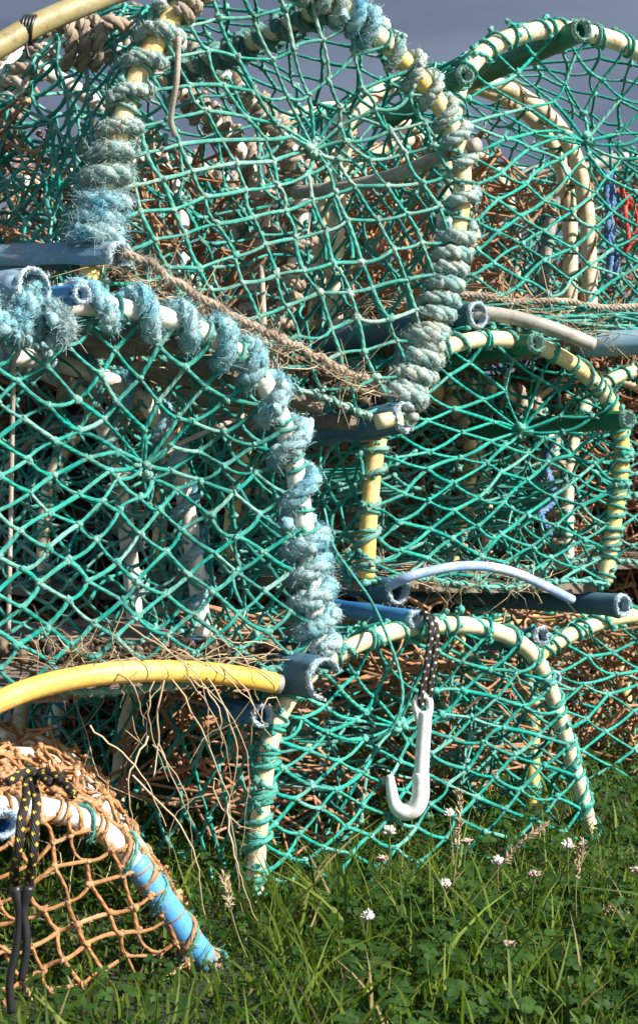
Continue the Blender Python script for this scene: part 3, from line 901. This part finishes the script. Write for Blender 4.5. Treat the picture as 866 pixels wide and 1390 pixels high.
bow, c = D_.solid([(520, 800), (548, 786), (580, 776), (620, 769), (660, 769), (700, 778), (740, 796), (776, 814)], [.27, .24, .24, .25, .27, .30, .34, .38], .0075, STRIP, 'bow_pipe')
D_.inside(TEAL, .034, (.0, .9), (-.02, .45), (.2, 1.4), name='slack_net')
D_.inside(RUST, .032, (.55, 1.0), (.1, .7), (1.0, 1.8), fold=4)
mb = MB(); q = spline([P(440, 690, .24), P(452, 740, .22), P(475, 775, .20), P(500, 810, .17), P(520, 850, .02), P(540, 905, .0), P(546, 950, -.02), P(530, 990, -.02), P(500, 1010, -.01)], 60)
mb.tubes(q[None], .0022, 6, .35, caps=True)
tag(mb.build('loose_twine', TEAL_BRIGHT), 'single loose green twine trailing down past the blue tube over the bottom centre creel', 'twine')
D_.litter(90)
tag(bow, 'faded pale blue bow pipe')

# --- creel A: top centre, tilted
plA = Plane(535, 565, .10, .55)
A_ = Creel('large tilted top creel in the centre, hoop thickly bound in frayed pale rope',
           [(116, 392), (127, 350), (135, 300), (145, 250), (157, 200), (171, 150), (189, 100), (211, 60), (238, 18), (275, -22), (330, -45), (385, -38), (440, -8), (485, 25), (520, 55), (556, 92), (588, 130), (612, 170), (625, 215), (627, 260), (621, 310), (610, 360), (596, 410), (580, 460), (560, 512), (536, 560), (528, 580)],
           plA, ((620, 300), (402, 330)), .30, pipe=CREAMY, net=TEAL_PALE, side_net=TEAL, e1=(42, -8), e2=(16, 38), org=(425, 205), gather=(426, 204), rg=54, funnel=.07, pipe_r=.0135, steps=(0, 1, 1.25, 1.9), planks_n=5, twine=.0026, hoops_mat=WHITE, side_cell=.046, plank_len=.42, plank_gap=.05)
binding(A_.hoops[0], A_.curves[0], .052, .105, .0135, .0125, .020, BLUEROPE, 9000, (.01, .03), jit=.2)
binding(A_.hoops[0], A_.curves[0], .105, .165, .0135, .0110, .030, GREYROPE, 7000, (.01, .025), jit=.2)
binding(A_.hoops[0], A_.curves[0], .165, .31, .0135, .0092, .044, GREYROPE, 4500, (.006, .016), jit=.12)
binding(A_.hoops[0], A_.curves[0], .305, .345, .0135, .0080, .020, BEIGE, 1200, (.004, .01), jit=.1)
binding(A_.hoops[0], A_.curves[0], .35, .46, .0135, .0095, .045, GREYROPE, 4500, (.006, .016), phase=1, jit=.15)
binding(A_.hoops[0], A_.curves[0], .46, .505, .0135, .0100, .026, GREYROPE, 4500, (.006, .016), phase=1)
binding(A_.hoops[0], A_.curves[0], .505, .555, .0135, .0100, .023, BLUEROPE, 5000, (.006, .018), phase=1)
binding(A_.hoops[0], A_.curves[0], .565, .72, .0135, .0085, .037, GREYROPE, 3000, (.005, .013), phase=2, jit=.18)
binding(A_.hoops[0], A_.curves[0], .735, .785, .0135, .0090, .045, GREYROPE, 3000, (.005, .013), phase=4)
binding(A_.hoops[0], A_.curves[0], .785, .97, .0135, .0098, .0215, GREYROPE, 3000, (.005, .013), phase=3, jit=.08)
binding(A_.hoops[0], A_.curves[0], .90, .99, .016, .0115, .028, GREYROPE, 4000, (.006, .016), phase=5)
for k in (1, 2): binding(A_.hoops[k], A_.curves[k], .12 if k == 1 else .4, .95, .0135, .0085, .034, BEIGE, 1200, (.005, .012), phase=k, jit=.3)
binding(A_.hoops[1], A_.curves[1], .01, .12, .0135, .011, .024, GREYROPE, 5000, (.008, .02))
A_.tube((166, 352), (-20, 356), .12, .023, LITNAVY, 'runner', off=-.05, arc=(-115, 112), jit=.001)
ru = A_.tube((552, 566), (360, 596), .20, .0215, NAVY, 'runner', off=-.055, arc=(-60, 215), jit=.0016)
mb = MB(); mb.tubes(np.linspace(A_.pl.at(512, 573, -.045), A_.pl.at(543, 567, -.05), 5)[None], .0110, 16, .2, seam=False, caps=True); mb.build('pipe_plug', CREAMY, ru)
o, c = A_.solid([(648, 196), (600, 212), (540, 236), (480, 252), (400, 262)], [.14, .19, .25, .30, .37], .0105, GREYP, 'side_rail')
# ridge rail wrapped in dark green rope
o, c = A_.solid([(452, 5), (400, 30), (340, 60), (280, 84), (230, 105)], [A_.Yat(440, 0) + x for x in (.0, .08, .17, .27, .36)], .0125, CREAM, 'ridge_rail')
mb = MB(); pth = helix(c, .0175, .036); rope(mb, pth, .0085); fibres(mb, pth, .008, int(length(pth) * 2500), .005, .014); mb.build('rope_binding', rope_mat('dull_green_rope', [(.02, .10, .09), (.05, .20, .17), (.16, .25, .22)]), o)
# heavy beige rope coiled over the second hoop
mb = MB()
for k in range(3):
    q = spline([P(80 + k * 19, 40, .05), P(84 + k * 20, 28, .02), P(96 + k * 20, 36, .0), P(98 + k * 18, 60, .0), P(94 + k * 19, 82, .02), P(88 + k * 20, 90, .05)], 30)
    rope(mb, q, .0085); fibres(mb, q, .008, 160, .004, .010)
q = spline([P(128, 36, .06), P(150, 30, .05), P(175, 38, .07), P(205, 50, .1)], 20); rope(mb, q, .010)
q = spline([P(-10, 85, -.08), P(10, 65, -.06), P(35, 48, -.04), P(70, 38, .0)], 20); rope(mb, q, .0095)
mb.build('coiled_rope', BEIGE, A_.root)
mb = MB()
rp = spline([P(168, 342, -.17), P(195, 354, -.155), P(250, 390, -.12), P(320, 430, -.06), P(400, 470, .0), P(480, 508, .06), P(530, 530, .10)], 60)
rp = rp + rng.normal(size=rp.shape) * .0015
rope(mb, rp, .0055); fibres(mb, rp, .005, 900, .006, .020, wid=.0004)
mb.build('bottom_rope', BEIGE, A_.root)
mb = MB(); q = spline([P(243, 50, -.12), P(240, 110, -.12), P(232, 160, -.10), P(238, 185, -.09)], 20); mb.tubes(q[None], .0038, 6, .5, caps=True)
mb.build('hanging_cord', BEIGE, A_.root); mb = MB()
q = spline([P(355, 360, .15), P(358, 430, .12), P(362, 500, .10)], 14); mb.tubes(q[None], .0042, 6, .5, caps=True)
mb.build('hanging_cord', BEIGE, A_.root)
A_.inside(RUST, .034, (.05, .6), (.0, .55), (.5, 1.9), fold=3.2)
A_.inside(TEAL, .036, (.12, .6), (.1, .6), (.4, 1.5), name='slack_net')
A_.inside(RUST, .034, (.7, 1.1), (.1, .8), (1.0, 2.0), fold=3.2)
A_.litter(60)

# --- creel C: top right
plC = Plane(620, 380, .42, .50)
C_ = Creel('top-right creel against the sky with green net and cream hoops',
           [(604, 415), (604, 340), (606, 260), (610, 190), (618, 135), (632, 98), (660, 68), (700, 49), (745, 40), (790, 44), (835, 56), (875, 76), (915, 110), (945, 160), (962, 230), (968, 310), (970, 400), (970, 440)],
           plC, ((793, 42), (618, 108)), .30, pipe=CREAM, net=TEAL_BRIGHT, e1=(34, 21), e2=(-33, 23), org=(795, 190), gather=(794, 194), rg=50, funnel=.08, pipe_r=.0150, steps=(0, .92, 1.1, 1.9), planks_n=4, side_cell=.052)
lashing(C_.hoops[0], C_.curves[0], .3, .99, .0150, .05, TEAL_BRIGHT, fuzz=300)
for k in (1, 2): lashing(C_.hoops[k], C_.curves[k], .3, .9, .0150, .09, RUST, fuzz=100, r=.0022)
C_.tube((791, 40), (640, 108), .30, .0185, GREENP, 'spacer_tube', off=-.060, rim=.5)
C_.tube((632, 102), (520, 165), .20, .0150, GREENP, 'spacer_tube', off=-.060, rim=.5, jit=.0016)
C_.tube((650, 427), (430, 468), .30, .0215, NAVY, 'runner', off=-.06)
C_.tube((1010, 458), (785, 468), .05, .0215, LITNAVY, 'runner', off=-.17)
bow, c = C_.solid([(640, 424), (680, 428), (720, 437), (760, 450), (804, 468)], [.40, .40, .40, .41, .43], .0120, GREYP, 'bow_pipe')
C_.inside(RUST, .03, (.05, .5), (.0, .6), (.3, 1.3), fold=4)
C_.inside(RUST, .03, (.0, .4), (.1, .6), (.9, 1.9), fold=4)
mb = MB()
e0, e1_ = C_.h[2], C_.h[-3]
for k in range(16):   # slack skirt of net bunched along the base
    q = np.linspace(e0, e1_, 26) + np.array([0, -.02, -.012 - .0034 * k]); q[:, 2] += .005 * np.sin(np.linspace(0, 12, 26) + rng.uniform(0, 6)) ; q[:, 1] += rng.normal(size=26) * .006
    mb.tubes(q[None], .0022, 5, rng.uniform(0, .5), caps=True)
    mb.blobs(q[::3] + rng.normal(size=q[::3].shape) * .002, .0042, .5)
mb.build('net_skirt', TEAL, C_.root)
mb = MB(); q = np.linspace(e0, e1_, 40) + np.array([0, -.024, -.006]); q[:, 2] += .003 * np.sin(np.linspace(0, 20, 40)); rope(mb, q, .005); fibres(mb, q, .005, 300, .004, .012); mb.build('bottom_rope', BEIGE, C_.root)
C_.litter(120)

# ================================================================ back row (seen through the nets)
def arch(x0, x1, yt, yb, lean=0):
    w = x1 - x0; h = yb - yt
    return [(x0, yb), (x0 + lean, yb - h * .35), (x0 + lean + w * .04, yt + h * .35), (x0 + lean + w * .18, yt + h * .1), (x0 + lean + w * .5, yt), (x0 + lean + w * .82, yt + h * .1), (x0 + lean + w * .96, yt + h * .35), (x1 + lean, yb - h * .35), (x1, yb)]

def back(label, box, Y, k, ax, net, inner, pipe, cell=27, gat=True, lean=0, **kw):
    x0, x1, yt, yb = box
    pl = Plane((x0 + x1) / 2, yb, Y, k)
    g = ((x0 + x1) / 2, yt + (yb - yt) * .45)
    c = Creel(label, arch(x0, x1, yt, yb, lean), pl, (g, (g[0] + ax[0], g[1] + ax[1])), .3, group='lobster creels stacked on the grass', pipe=pipe, net=net, e1=(cell, cell * .62), e2=(-cell, cell * .62), org=g,
              gather=g if gat else None, rg=cell * 1.4, funnel=.06, pipe_r=.013, steps=(0, 1, 1.9), planks_n=kw.get('pn', 4), side_cell=.055, part_net=False)
    if inner is not None:
        c.inside(inner, .034, (.05, .95), (.02, .9), (.1, 1.7), fold=4)
    return c
Z1 = back('rear creel of rust-orange net glimpsed behind the right leg of the large top creel', (455, 700, 190, 430), 1.15, .4, (-80, 10), RUST, RUST, CREAM)
Z2 = back('rear creel of dark green net seen behind the left side of the large top creel', (70, 350, 215, 470), .85, .4, (-80, 5), TEAL, RUST, WHITE)
Z3 = back('rear creel at the right edge behind the middle-right creel, cream hoop and mixed nets', (770, 1010, 500, 760), 1.15, .4, (-80, 0), TEAL, RUST, CREAM)
Z4 = back('rear creel standing on the grass behind the bottom centre creel', (430, 700, 850, 1065), 1.05, .4, (-80, -8), TEAL, RUST, WHITE, pn=0)
Z5 = back('rear creel on the grass between the orange-netted creel and the bottom centre creel', (70, 330, 880, 1110), .80, .4, (-80, -8), TEAL, RUST, WHITE, pn=0)
Z6 = back('rear creel of green net seen through the middle-left creel', (60, 360, 560, 800), 1.0, .4, (-80, 0), TEAL, None, CREAM)
Z7 = back('rear creel seen through the net of the top-right creel beside coloured ropes', (740, 960, 215, 450), 1.1, .4, (-80, 0), TEAL, RUST, GREYP)
Z8 = back('farthest rear creel of rust-orange net low behind the right-hand creels', (760, 1000, 830, 1010), 1.35, .4, (-80, -5), RUST, RUST, CREAM, pn=0)
Z9 = back('rear creel seen through the middle-right creel, rope-bound hoop', (480, 760, 520, 770), 1.0, .4, (-90, 0), TEAL, None, CREAM)
for z in (Z9, Z2): binding(z.hoops[0], z.curves[0], .5, .97, .013, .009, .035, BEIGE, 900, (.005, .012))

OLDNET = twine_mat('old_brown_twine', (.15, .075, .04), (.05, .03, .02), (.30, .22, .15), nscale=16)
def heap(name, label, x0, x1, ytop, yb, Y, seed):
    # a mound of old brown netting: close-packed folds over a dark lumpy core added to block the sky
    o = thing(name, label, 'net heap', P((x0 + x1) / 2, yb, Y))
    nu, nv = 70, 40
    u = np.linspace(0, 1, nu); v = np.linspace(0, 1, nv)
    U, V = np.meshgrid(u, v, indexing='ij')
    A, Bp = P(x0, yb, Y), P(x1, yb, Y); H = P(x0, ytop, Y)[2] - A[2]; W = Bp[0] - A[0]
    ang = V * math.pi
    hh = H * (.75 + .15 * np.sin(U * 7 + seed) + .10 * np.sin(U * 17 + seed * 2)) * np.sin(U * math.pi) ** .25
    z = A[2] + hh * np.sin(ang) + .02 * np.sin(U * 40 + V * 23) * np.sin(ang)
    y = Y + .30 - .30 * np.cos(ang) + .03 * np.sin(U * 31 + V * 19)
    x = A[0] + W * U + .03 * np.sin(V * 17 + U * 9)
    pts = np.stack([x, y, z], -1) + rng.normal(size=(nu, nv, 3)) * .006
    i, j = np.meshgrid(np.arange(nu - 1), np.arange(nv - 1), indexing='ij')
    b = i * nv + j
    mb = MB(); mb.add(pts, np.stack([b, b + nv, b + nv + 1, b + 1], -1), None, .2); mb.build('dark_core', HEAPM, o)
    c = (A + Bp) / 2 + np.array([0, .12, H * .45])
    for m, nm in ((RUST, 'slack_net'), (OLDNET, 'slack_net'), (OLDNET, 'slack_net'), (TEAL, 'slack_net')):
        mb = MB(); crumple(mb, c + np.array([rng.uniform(-.1, .1) * W, -.06, rng.uniform(-.05, .05)]), (W * .85, 0, 0), (0, .1, H * .9), (0, -.22, .0), .042, .012, r=.0028, fold=5)
        mb.build(nm, m, o)
m_, n_, l_, b_ = new_mat('dark_heap_core')  # dark core added so bright sky doesn't show through the creels
l_.new(ramp(n_, l_, noise(n_, l_, 55, 6, .75), [(.3, (.012, .010, .008)), (.5, (.07, .045, .03)), (.62, (.16, .08, .045)), (.75, (.22, .17, .12))]), b_.inputs['Base Color'])
b_.inputs['Roughness'].default_value = .95; bump(n_, l_, b_, noise(n_, l_, 70, 5, .7), 1, .02); HEAPM = m_
heap('net_heap', 'long heap of old brown and rust netting behind the creels at left', -160, 480, 330, 960, 1.35, 1.0)
heap('net_heap', 'heap of old brown netting behind the creels at right', 470, 1050, 390, 960, 1.55, 3.0)

# coloured ropes on the creels at the back right
def coil(name, label, mat, pts, r, Y, wraps=3, group=None):
    mb = MB()
    for k in range(wraps):
        q = spline([P(x + rng.uniform(-7, 7), y + rng.uniform(-7, 7), Y + rng.uniform(-.03, .03)) for x, y in pts], 60)
        rope(mb, q, r)
    return tag(mb.build(name, mat), label, 'rope', group)
RR = rope_mat('red_rope', [(.35, .03, .02), (.55, .05, .03), (.6, .2, .12)])
RB = rope_mat('blue_rope', [(.03, .09, .25), (.06, .18, .38), (.25, .33, .42)])
coil('rope_coil', 'red rope bundle behind the net of the top-right creel', RR, [(835, 250), (850, 270), (842, 300), (858, 322), (846, 345), (866, 300), (850, 262)], .0045, .85, 2)
coil('rope_coil', 'bright blue rope hanging behind the net of the top-right creel', RB, [(825, 235), (829, 270), (826, 310), (832, 345), (828, 372)], .006, .84, 3)
coil('rope_coil', 'bright blue rope hanging behind the middle-right creel', RB, [(746, 590), (742, 630), (748, 670), (738, 700), (750, 720)], .006, .85, 2)

# ================================================================ loose things
# olive pipe arching over the top left
mb = MB(); q = spline([P(-40, 84, -.25), P(0, 62, -.22), P(50, 34, -.18), P(110, 8, -.13), P(180, -18, -.07), P(260, -40, 0)], 60); mb.tubes(q[None], .0145, 20, .2, seam=False, caps=True)
po = mb.build('bent_pipe', OLIVE)
tag(po, 'olive plastic pipe bowed across the top left corner against the sky', 'pipe')
mb = MB(); k = P(40, 41, -.19)
for j in range(4):
    a = np.linspace(0, 6.6, 24); q = k + np.stack([.004 * j - .006 + .003 * np.sin(a), .017 * np.cos(a), .017 * np.sin(a)], -1); mb.tubes(q[None], .0022, 6, .3, caps=True)
q = spline([P(42, 45, -.2), P(36, 60, -.2), P(40, 80, -.2)], 10); mb.tubes(q[None], .002, 6, .3, caps=True)
mb.build('twine_tie', BLACK, po)

# bungee cord with the white hook, hanging on the front of creel E
Yh = E_.Yat(570, 960) - .035
root = thing('bungee_cord', 'black bungee cord with white flecks and a large white plastic hook hanging on green net', 'bungee cord', P(570, 850, Yh))
mb = MB()
qa = spline([P(520, 822, Yh + .10), P(550, 826, Yh + .05), P(574, 832, Yh + .012), P(585, 850, Yh - .005), P(582, 880, Yh - .006), P(577, 915, Yh - .006), P(571, 945, Yh - .004), P(572, 957, Yh - .002)], 70)
qb = spline([P(524, 828, Yh + .11), P(560, 832, Yh + .06), P(584, 838, Yh + .012), P(592, 856, Yh - .002), P(590, 890, Yh - .002), P(586, 920, Yh - .002), P(582, 945, Yh), P(573, 955, Yh + .004)], 70)
mb.tubes(qa[None], .0048, 10, .5, caps=True); mb.tubes(qb[None], .0048, 10, .5, caps=True)
mb.build('cord', CORDW, root)
mb = MB()
# eye of the hook: a flattened loop, then shank, collar, J bend and tip
eye = spline([P(566, 968, Yh), P(563, 955, Yh), P(568, 946, Yh), P(577, 945, Yh), P(583, 953, Yh), P(582, 968, Yh), P(576, 985, Yh), P(568, 978, Yh), P(566, 966, Yh)], 40)
mb.tubes(eye[None], .0052, 12, .2, seam=False, caps=True)
shank = spline([P(577, 965, Yh), P(576, 985, Yh), P(574, 1010, Yh), P(572, 1040, Yh), P(571, 1056, Yh)], 24)
mb.tubes(shank[None], np.linspace(.0096, .0108, 24), 16, .2, seam=False, caps=True)
bend = spline([P(571, 1048, Yh), P(571, 1062, Yh), P(570, 1082, Yh), P(563, 1097, Yh + .001), P(551, 1102, Yh + .002), P(541, 1098, Yh + .004), P(535, 1088, Yh + .006), P(531, 1070, Yh + .007), P(529, 1052, Yh + .007)], 60)
rr = np.interp(np.linspace(0, 1, 60), [0, .04, .1, .35, .55, .72, .9, 1], [.0108, .0124, .0124, .0130, .0128, .0092, .0072, .0050])
mb.tubes(bend[None], rr, 16, .2, seam=False, caps=True)
mb.build('hook', HOOKM, root)

# black and yellow bungee on the orange creel
Yy = -.56
root = thing('bungee_cord', 'black bungee cord with yellow flecks draped over the orange net at lower left', 'bungee cord', P(35, 1060, Yy))
mb = MB()
for pts in ([(70, 1062), (52, 1052), (38, 1060), (36, 1085), (30, 1110), (26, 1150), (20, 1180), (21, 1205)], [(85, 1058), (60, 1048), (45, 1058), (50, 1085), (48, 1120), (46, 1160), (42, 1185), (40, 1205)], [(10, 1062), (40, 1048), (70, 1054), (90, 1066), (100, 1080)]):
    q = spline([P(x, y, Yy + .02 * math.sin(i)) for i, (x, y) in enumerate(pts)], 60); mb.tubes(q[None], .0050, 10, .5, caps=True)
mb.build('cord', CORDY, root)
mb = MB()
for pts in ([(21, 1203), (27, 1240), (23, 1285), (14, 1330), (16, 1375)], [(40, 1203), (33, 1235), (37, 1280), (30, 1330)]):
    q = spline([P(x, y, Yy) for x, y in pts], 30); mb.tubes(q[None], np.interp(np.linspace(0, 1, 30), [0, .1, .2, 1], [.0060, .0060, .0046, .0042])[None], 12, .5, seam=False, caps=True)
mb.build('hook', BLACK, root)

# dry straw hanging from the middle-left creel
mb = MB()
for (x0, y0), (x1, y1), bend in [((205, 860), (330, 1150), 60), ((240, 900), (318, 1095), 20), ((175, 850), (285, 1010), 40), ((215, 905), (228, 1060), -20), ((232, 915), (200, 1020), -15), ((228, 900), (262, 1120), -30), ((240, 880), (372, 1010), 20),
                                 ((250, 910), (300, 1030), 22), ((300, 905), (340, 1010), 22), ((195, 900), (165, 960), -8), ((150, 905), (196, 985), 10), ((275, 900), (292, 1150), 38), ((285, 860), (350, 950), 15), ((225, 900), (330, 1240), 25),
                                 ((308, 1090), (348, 1250), -10), ((210, 1010), (262, 1180), 18), ((180, 1050), (280, 1250), 28), ((120, 985), (225, 1120), 14), ((200, 1000), (182, 1140), -16)]:
    Y0 = float(plB.at(x0, y0)[1]) - .05 if y0 < 1000 else -.22
    q = spline([P(x0, y0, Y0), P((x0 + x1) / 2 + bend, (y0 + y1) / 2 - 10, Y0 - .02), P(x1, y1, Y0 + .01)], 16) + rng.normal(size=(16, 3)) * .0012
    mb.tubes(q[None], np.linspace(.0012, .0005, 16)[None] * rng.uniform(.6, 1.25), 5, rng.uniform(.4, 1), seam=False)
straw(mb, P(230, 960, -.15), (.13, .05, .09), 10, .05, .16, .0007, 2.0, (.3, 1), .7)
straw(mb, P(180, 1150, -.25), (.13, .06, .10), 12, .05, .14, .0007, 1.5, (.3, 1), .6)
for (x0, y0, x1, y1, n) in [(130, 355, 520, 540, 50), (60, 890, 430, 900, 34), (660, 400, 860, 470, 50), (560, 790, 760, 800, 20)]:
    for i in range(n):
        f = rng.uniform(); c = P(x0 + (x1 - x0) * f, y0 + (y1 - y0) * f, (A_ if y0 < 380 else B_ if y0 > 850 else C_ if y0 == 400 else D_).Yat(x0 + (x1 - x0) * f, y0 + (y1 - y0) * f) - .02)
        straw(mb, c, (.01, .02, .008), 2, .03, .11, .0008, .5, (.1, 1), .8)
tag(mb.build('dry_straw', STRAW), 'dry tan straw and dead stems caught in the creels', 'dry straw', kind='stuff')
mb = MB()
for (x0, y0, x1, y1, cr) in [(150, 372, 520, 548, A_), (0, 880, 400, 885, B_)]:
    for i in range(260):
        f = rng.uniform(); x, y = x0 + (x1 - x0) * f, y0 + (y1 - y0) * f + rng.uniform(-10, 16)
        mb.blobs([P(x, y, cr.Yat(x, y) + rng.uniform(0, .06))], rng.uniform(.0025, .009), rng.uniform(0, 1), .75)
tag(mb.build('dirt_litter', DIRT), 'brown dirt and crumbs lying along the bases of the creels', 'dirt', kind='stuff')

# ================================================================ grass and clover
def blades(mb, n, xr, yr, hmin, hmax, wid, dead=.06):
    x = rng.uniform(*xr, n); y = rng.uniform(*yr, n)
    h = rng.uniform(hmin, hmax, n) * rng.uniform(.6, 1, n)
    h = np.where((x < -.07) & (y > -.62) & (y < -.1), h * .38, h)
    lean = rng.normal(size=(n, 2)) * .24; bend = rng.normal(size=(n, 2)) * .32
    s = np.linspace(0, 1, 6)
    Pp = np.zeros((n, 6, 3))
    Pp[:, :, 0] = x[:, None] + h[:, None] * (lean[:, :1] * s + bend[:, :1] * s ** 2)
    Pp[:, :, 1] = y[:, None] + h[:, None] * (lean[:, 1:] * s + bend[:, 1:] * s ** 2)
    Pp[:, :, 2] = h[:, None] * (s - .22 * (np.linalg.norm(bend, axis=1)[:, None]) * s ** 2.5)
    side = rng.normal(size=(n, 3)); side[:, 2] *= .1
    t = np.where(rng.uniform(size=n) < dead, 1.0, rng.uniform(0, .85, n))
    mb.ribbons(Pp, wid * rng.uniform(.6, 1.2, (n, 1)) * np.array([[.8, 1, .95, .75, .45, .05]]), unit(side), t)
mb = MB()
blades(mb, 9500, (-.75, .8), (-1.1, .0), .04, .105, .0017)
blades(mb, 2600, (-.5, .8), (-.1, .4), .02, .06, .0017)
blades(mb, 900, (-.6, .7), (-1.0, -.15), .10, .18, .0021)
blades(mb, 120, (.0, .6), (-.15, .15), .08, .14, .0018)
blades(mb, 4500, (-.9, 1.3), (.3, 1.6), .03, .09, .0024)
blades(mb, 4000, (-2, 2.8), (1.5, 4.5), .05, .14, .004)
tag(mb.build('grass', GRASSM), 'green grass growing around the creels', 'grass', kind='stuff')

def clover(mb, n, xr, yr, zr, size):
    x = rng.uniform(*xr, n); y = rng.uniform(*yr, n); z = rng.uniform(*zr, n)
    c = np.stack([x, y, z], -1)
    up = unit(np.stack([rng.normal(size=n) * .35, rng.normal(size=n) * .35 - .25, np.ones(n)], -1))
    a0 = rng.uniform(0, 6.28, n); R_ = size * rng.uniform(.6, 1.2, n); tt = rng.uniform(0, .9, n)
    e = unit(np.cross(up, rng.normal(size=(n, 3)))); f = np.cross(up, e)
    s = np.linspace(0, 1, 5); w = np.array([.12, .55, .9, .85, .30])
    for k in range(3):
        a = a0 + k * 2.094
        d = np.cos(a)[:, None] * e + np.sin(a)[:, None] * f
        sd_ = np.cross(up, d)
        mid = c[:, None] + d[:, None] * (R_[:, None] * s)[..., None] + up[:, None] * (R_[:, None] * (.18 * s - .3 * s ** 2))[..., None]
        off = sd_[:, None] * (R_[:, None] * w * .52)[..., None]
        lift = up[:, None] * (R_[:, None] * w * .10)[..., None]
        V = np.stack([mid - off + lift, mid, mid + off + lift], 2)
        K = 5
        m, kk, j = np.meshgrid(np.arange(n), np.arange(K - 1), np.arange(2), indexing='ij')
        b = (m * K + kk) * 3 + j
        mb.add(V, np.stack([b, b + 1, b + 4, b + 3], -1), None, np.repeat(tt, K * 3))
    foot = c.copy(); foot[:, 2] = 0; foot[:, :2] += rng.normal(size=(n, 2)) * .012
    st = foot[:, None] * (1 - np.linspace(0, 1, 4))[None, :, None] + c[:, None] * np.linspace(0, 1, 4)[None, :, None]
    mb.ribbons(st, .0007, tint=tt)
mb = MB()
clover(mb, 900, (.0, .65), (-.75, -.1), (.030, .065), .0135)
clover(mb, 2200, (-.7, .75), (-1.05, .15), (.010, .050), .0095)
clover(mb, 1500, (-.6, .9), (.1, .9), (.012, .06), .0115)
tag(mb.build('clover_leaves', CLOVERM), 'three-lobed clover leaves carpeting the ground', 'clover', kind='stuff')

# clover flowers (each one a thing)
def flower(px, py, h, wilt, label):
    d = ray(px, py); t = (h - ZC) / d[2]; c = CAM + d * t
    o = thing('clover_flower', label, 'clover flower', (c[0], c[1], 0), 'white clover flowers in the grass')
    mb = MB(); q = spline([(c[0] + rng.uniform(-.01, .01), c[1] + .01, 0), (c[0] + rng.uniform(-.006, .006), c[1] + .004, h * .5), (c[0], c[1], h)], 10)
    mb.tubes(q[None], .0011, 6, rng.uniform(0, 1), seam=False); mb.build('stem', STEM, o)
    mb = MB(); n = 46
    ph = rng.uniform(0, 6.28, n); th = np.arccos(rng.uniform(-.35 if not wilt else -.95, 1 if not wilt else .45, n))
    d = np.stack([np.sin(th) * np.cos(ph), np.sin(th) * np.sin(ph), np.cos(th)], -1)
    if wilt: d[:, 2] -= .4; d = unit(d)
    L = rng.uniform(.0068, .0098, n) * rng.uniform(.8, 1.1); s = np.linspace(0, 1, 4)
    Pp = c + d[:, None] * (L[:, None] * (.15 + .85 * s))[..., None]; Pp[:, :, 2] += (.0025 * s ** 2)[None]
    mb.tubes(Pp, .0013 * np.array([[.6, 1.1, 1.2, .25]]), 5, rng.uniform(.0 if wilt else .75, .5 if wilt else 1.0, n), seam=False)
    mb.blobs([c], .004, .4); mb.build('flower_head', PETAL, o)
for a in [(499, 1246, .075, False, 'round white clover flower lowest in the grass, left of the frame centre'),
          (528, 1130, .10, False, 'small white clover flower just below the white plastic hook'),
          (519, 1164, .085, True, 'browning clover flower below and left of the hook'),
          (610, 1106, .11, False, 'white clover flower in front of the green net, right of the hook'),
          (633, 1141, .10, True, 'drooping pinkish clover flower right of the hook'),
          (675, 1171, .085, False, 'half-open white clover flower in the middle of the lawn'),
          (604, 1201, .08, False, 'loose white clover flower among tall stems below the hook'),
          (725, 1185, .09, True, 'wilted brown-skirted clover flower right of centre'),
          (770, 1149, .10, False, 'white clover flower by the right foot of the cream hoop'),
          (691, 1280, .06, True, 'wilted clover flower low in the clover leaves'),
          (862, 1180, .09, True, 'pink-brown clover flower at the right edge')]:
    flower(*a)
# seeding grass stalks
def stalk(pts, label):
    d = ray(*pts[-1]); t0 = (0.0 - ZC) / d[2]; Yb = (CAM + d * t0)[1]
    q = spline([P(x, y, Yb) for x, y in pts], 30)
    o = thing('seed_stalk', label, 'grass stalk', q[-1], 'seeding grass stalks')
    mb = MB(); mb.tubes(q[None], .0011, 5, .8, seam=False); mb.build('stem', STEM, o)
    mb = MB(); top = q[:10]; i = np.repeat(np.arange(10), 7)
    dd = unit((top[0] - top[-1]) + rng.normal(size=(70, 3)) * .03); c = top[i] + rng.normal(size=(70, 3)) * .0012
    s = np.linspace(0, 1, 4); mb.tubes(c[:, None] + dd[:, None] * (.009 * s)[None, :, None], .0011 * np.array([[.4, 1, .8, .1]]), 4, rng.uniform(.2, 1, 70), seam=False)
    mb.build('seed_head', STRAW, o)
stalk([(737, 1123), (700, 1150), (660, 1200), (620, 1250), (590, 1300)], 'tall seeding stalk leaning right from the middle of the grass')
stalk([(624, 1080), (622, 1130), (617, 1180), (612, 1230), (604, 1290)], 'upright brown seed stalk in front of the green net')
stalk([(790, 1145), (783, 1180), (781, 1230), (786, 1290)], 'upright seed stalk right of the cream hoop foot')
stalk([(850, 1228), (820, 1236), (790, 1245), (762, 1280)], 'short stalk bent nearly flat at lower right')
stalk([(305, 1190), (312, 1230), (325, 1275), (345, 1320)], 'brown seed stalk between the blue sleeve and the cream hoop')
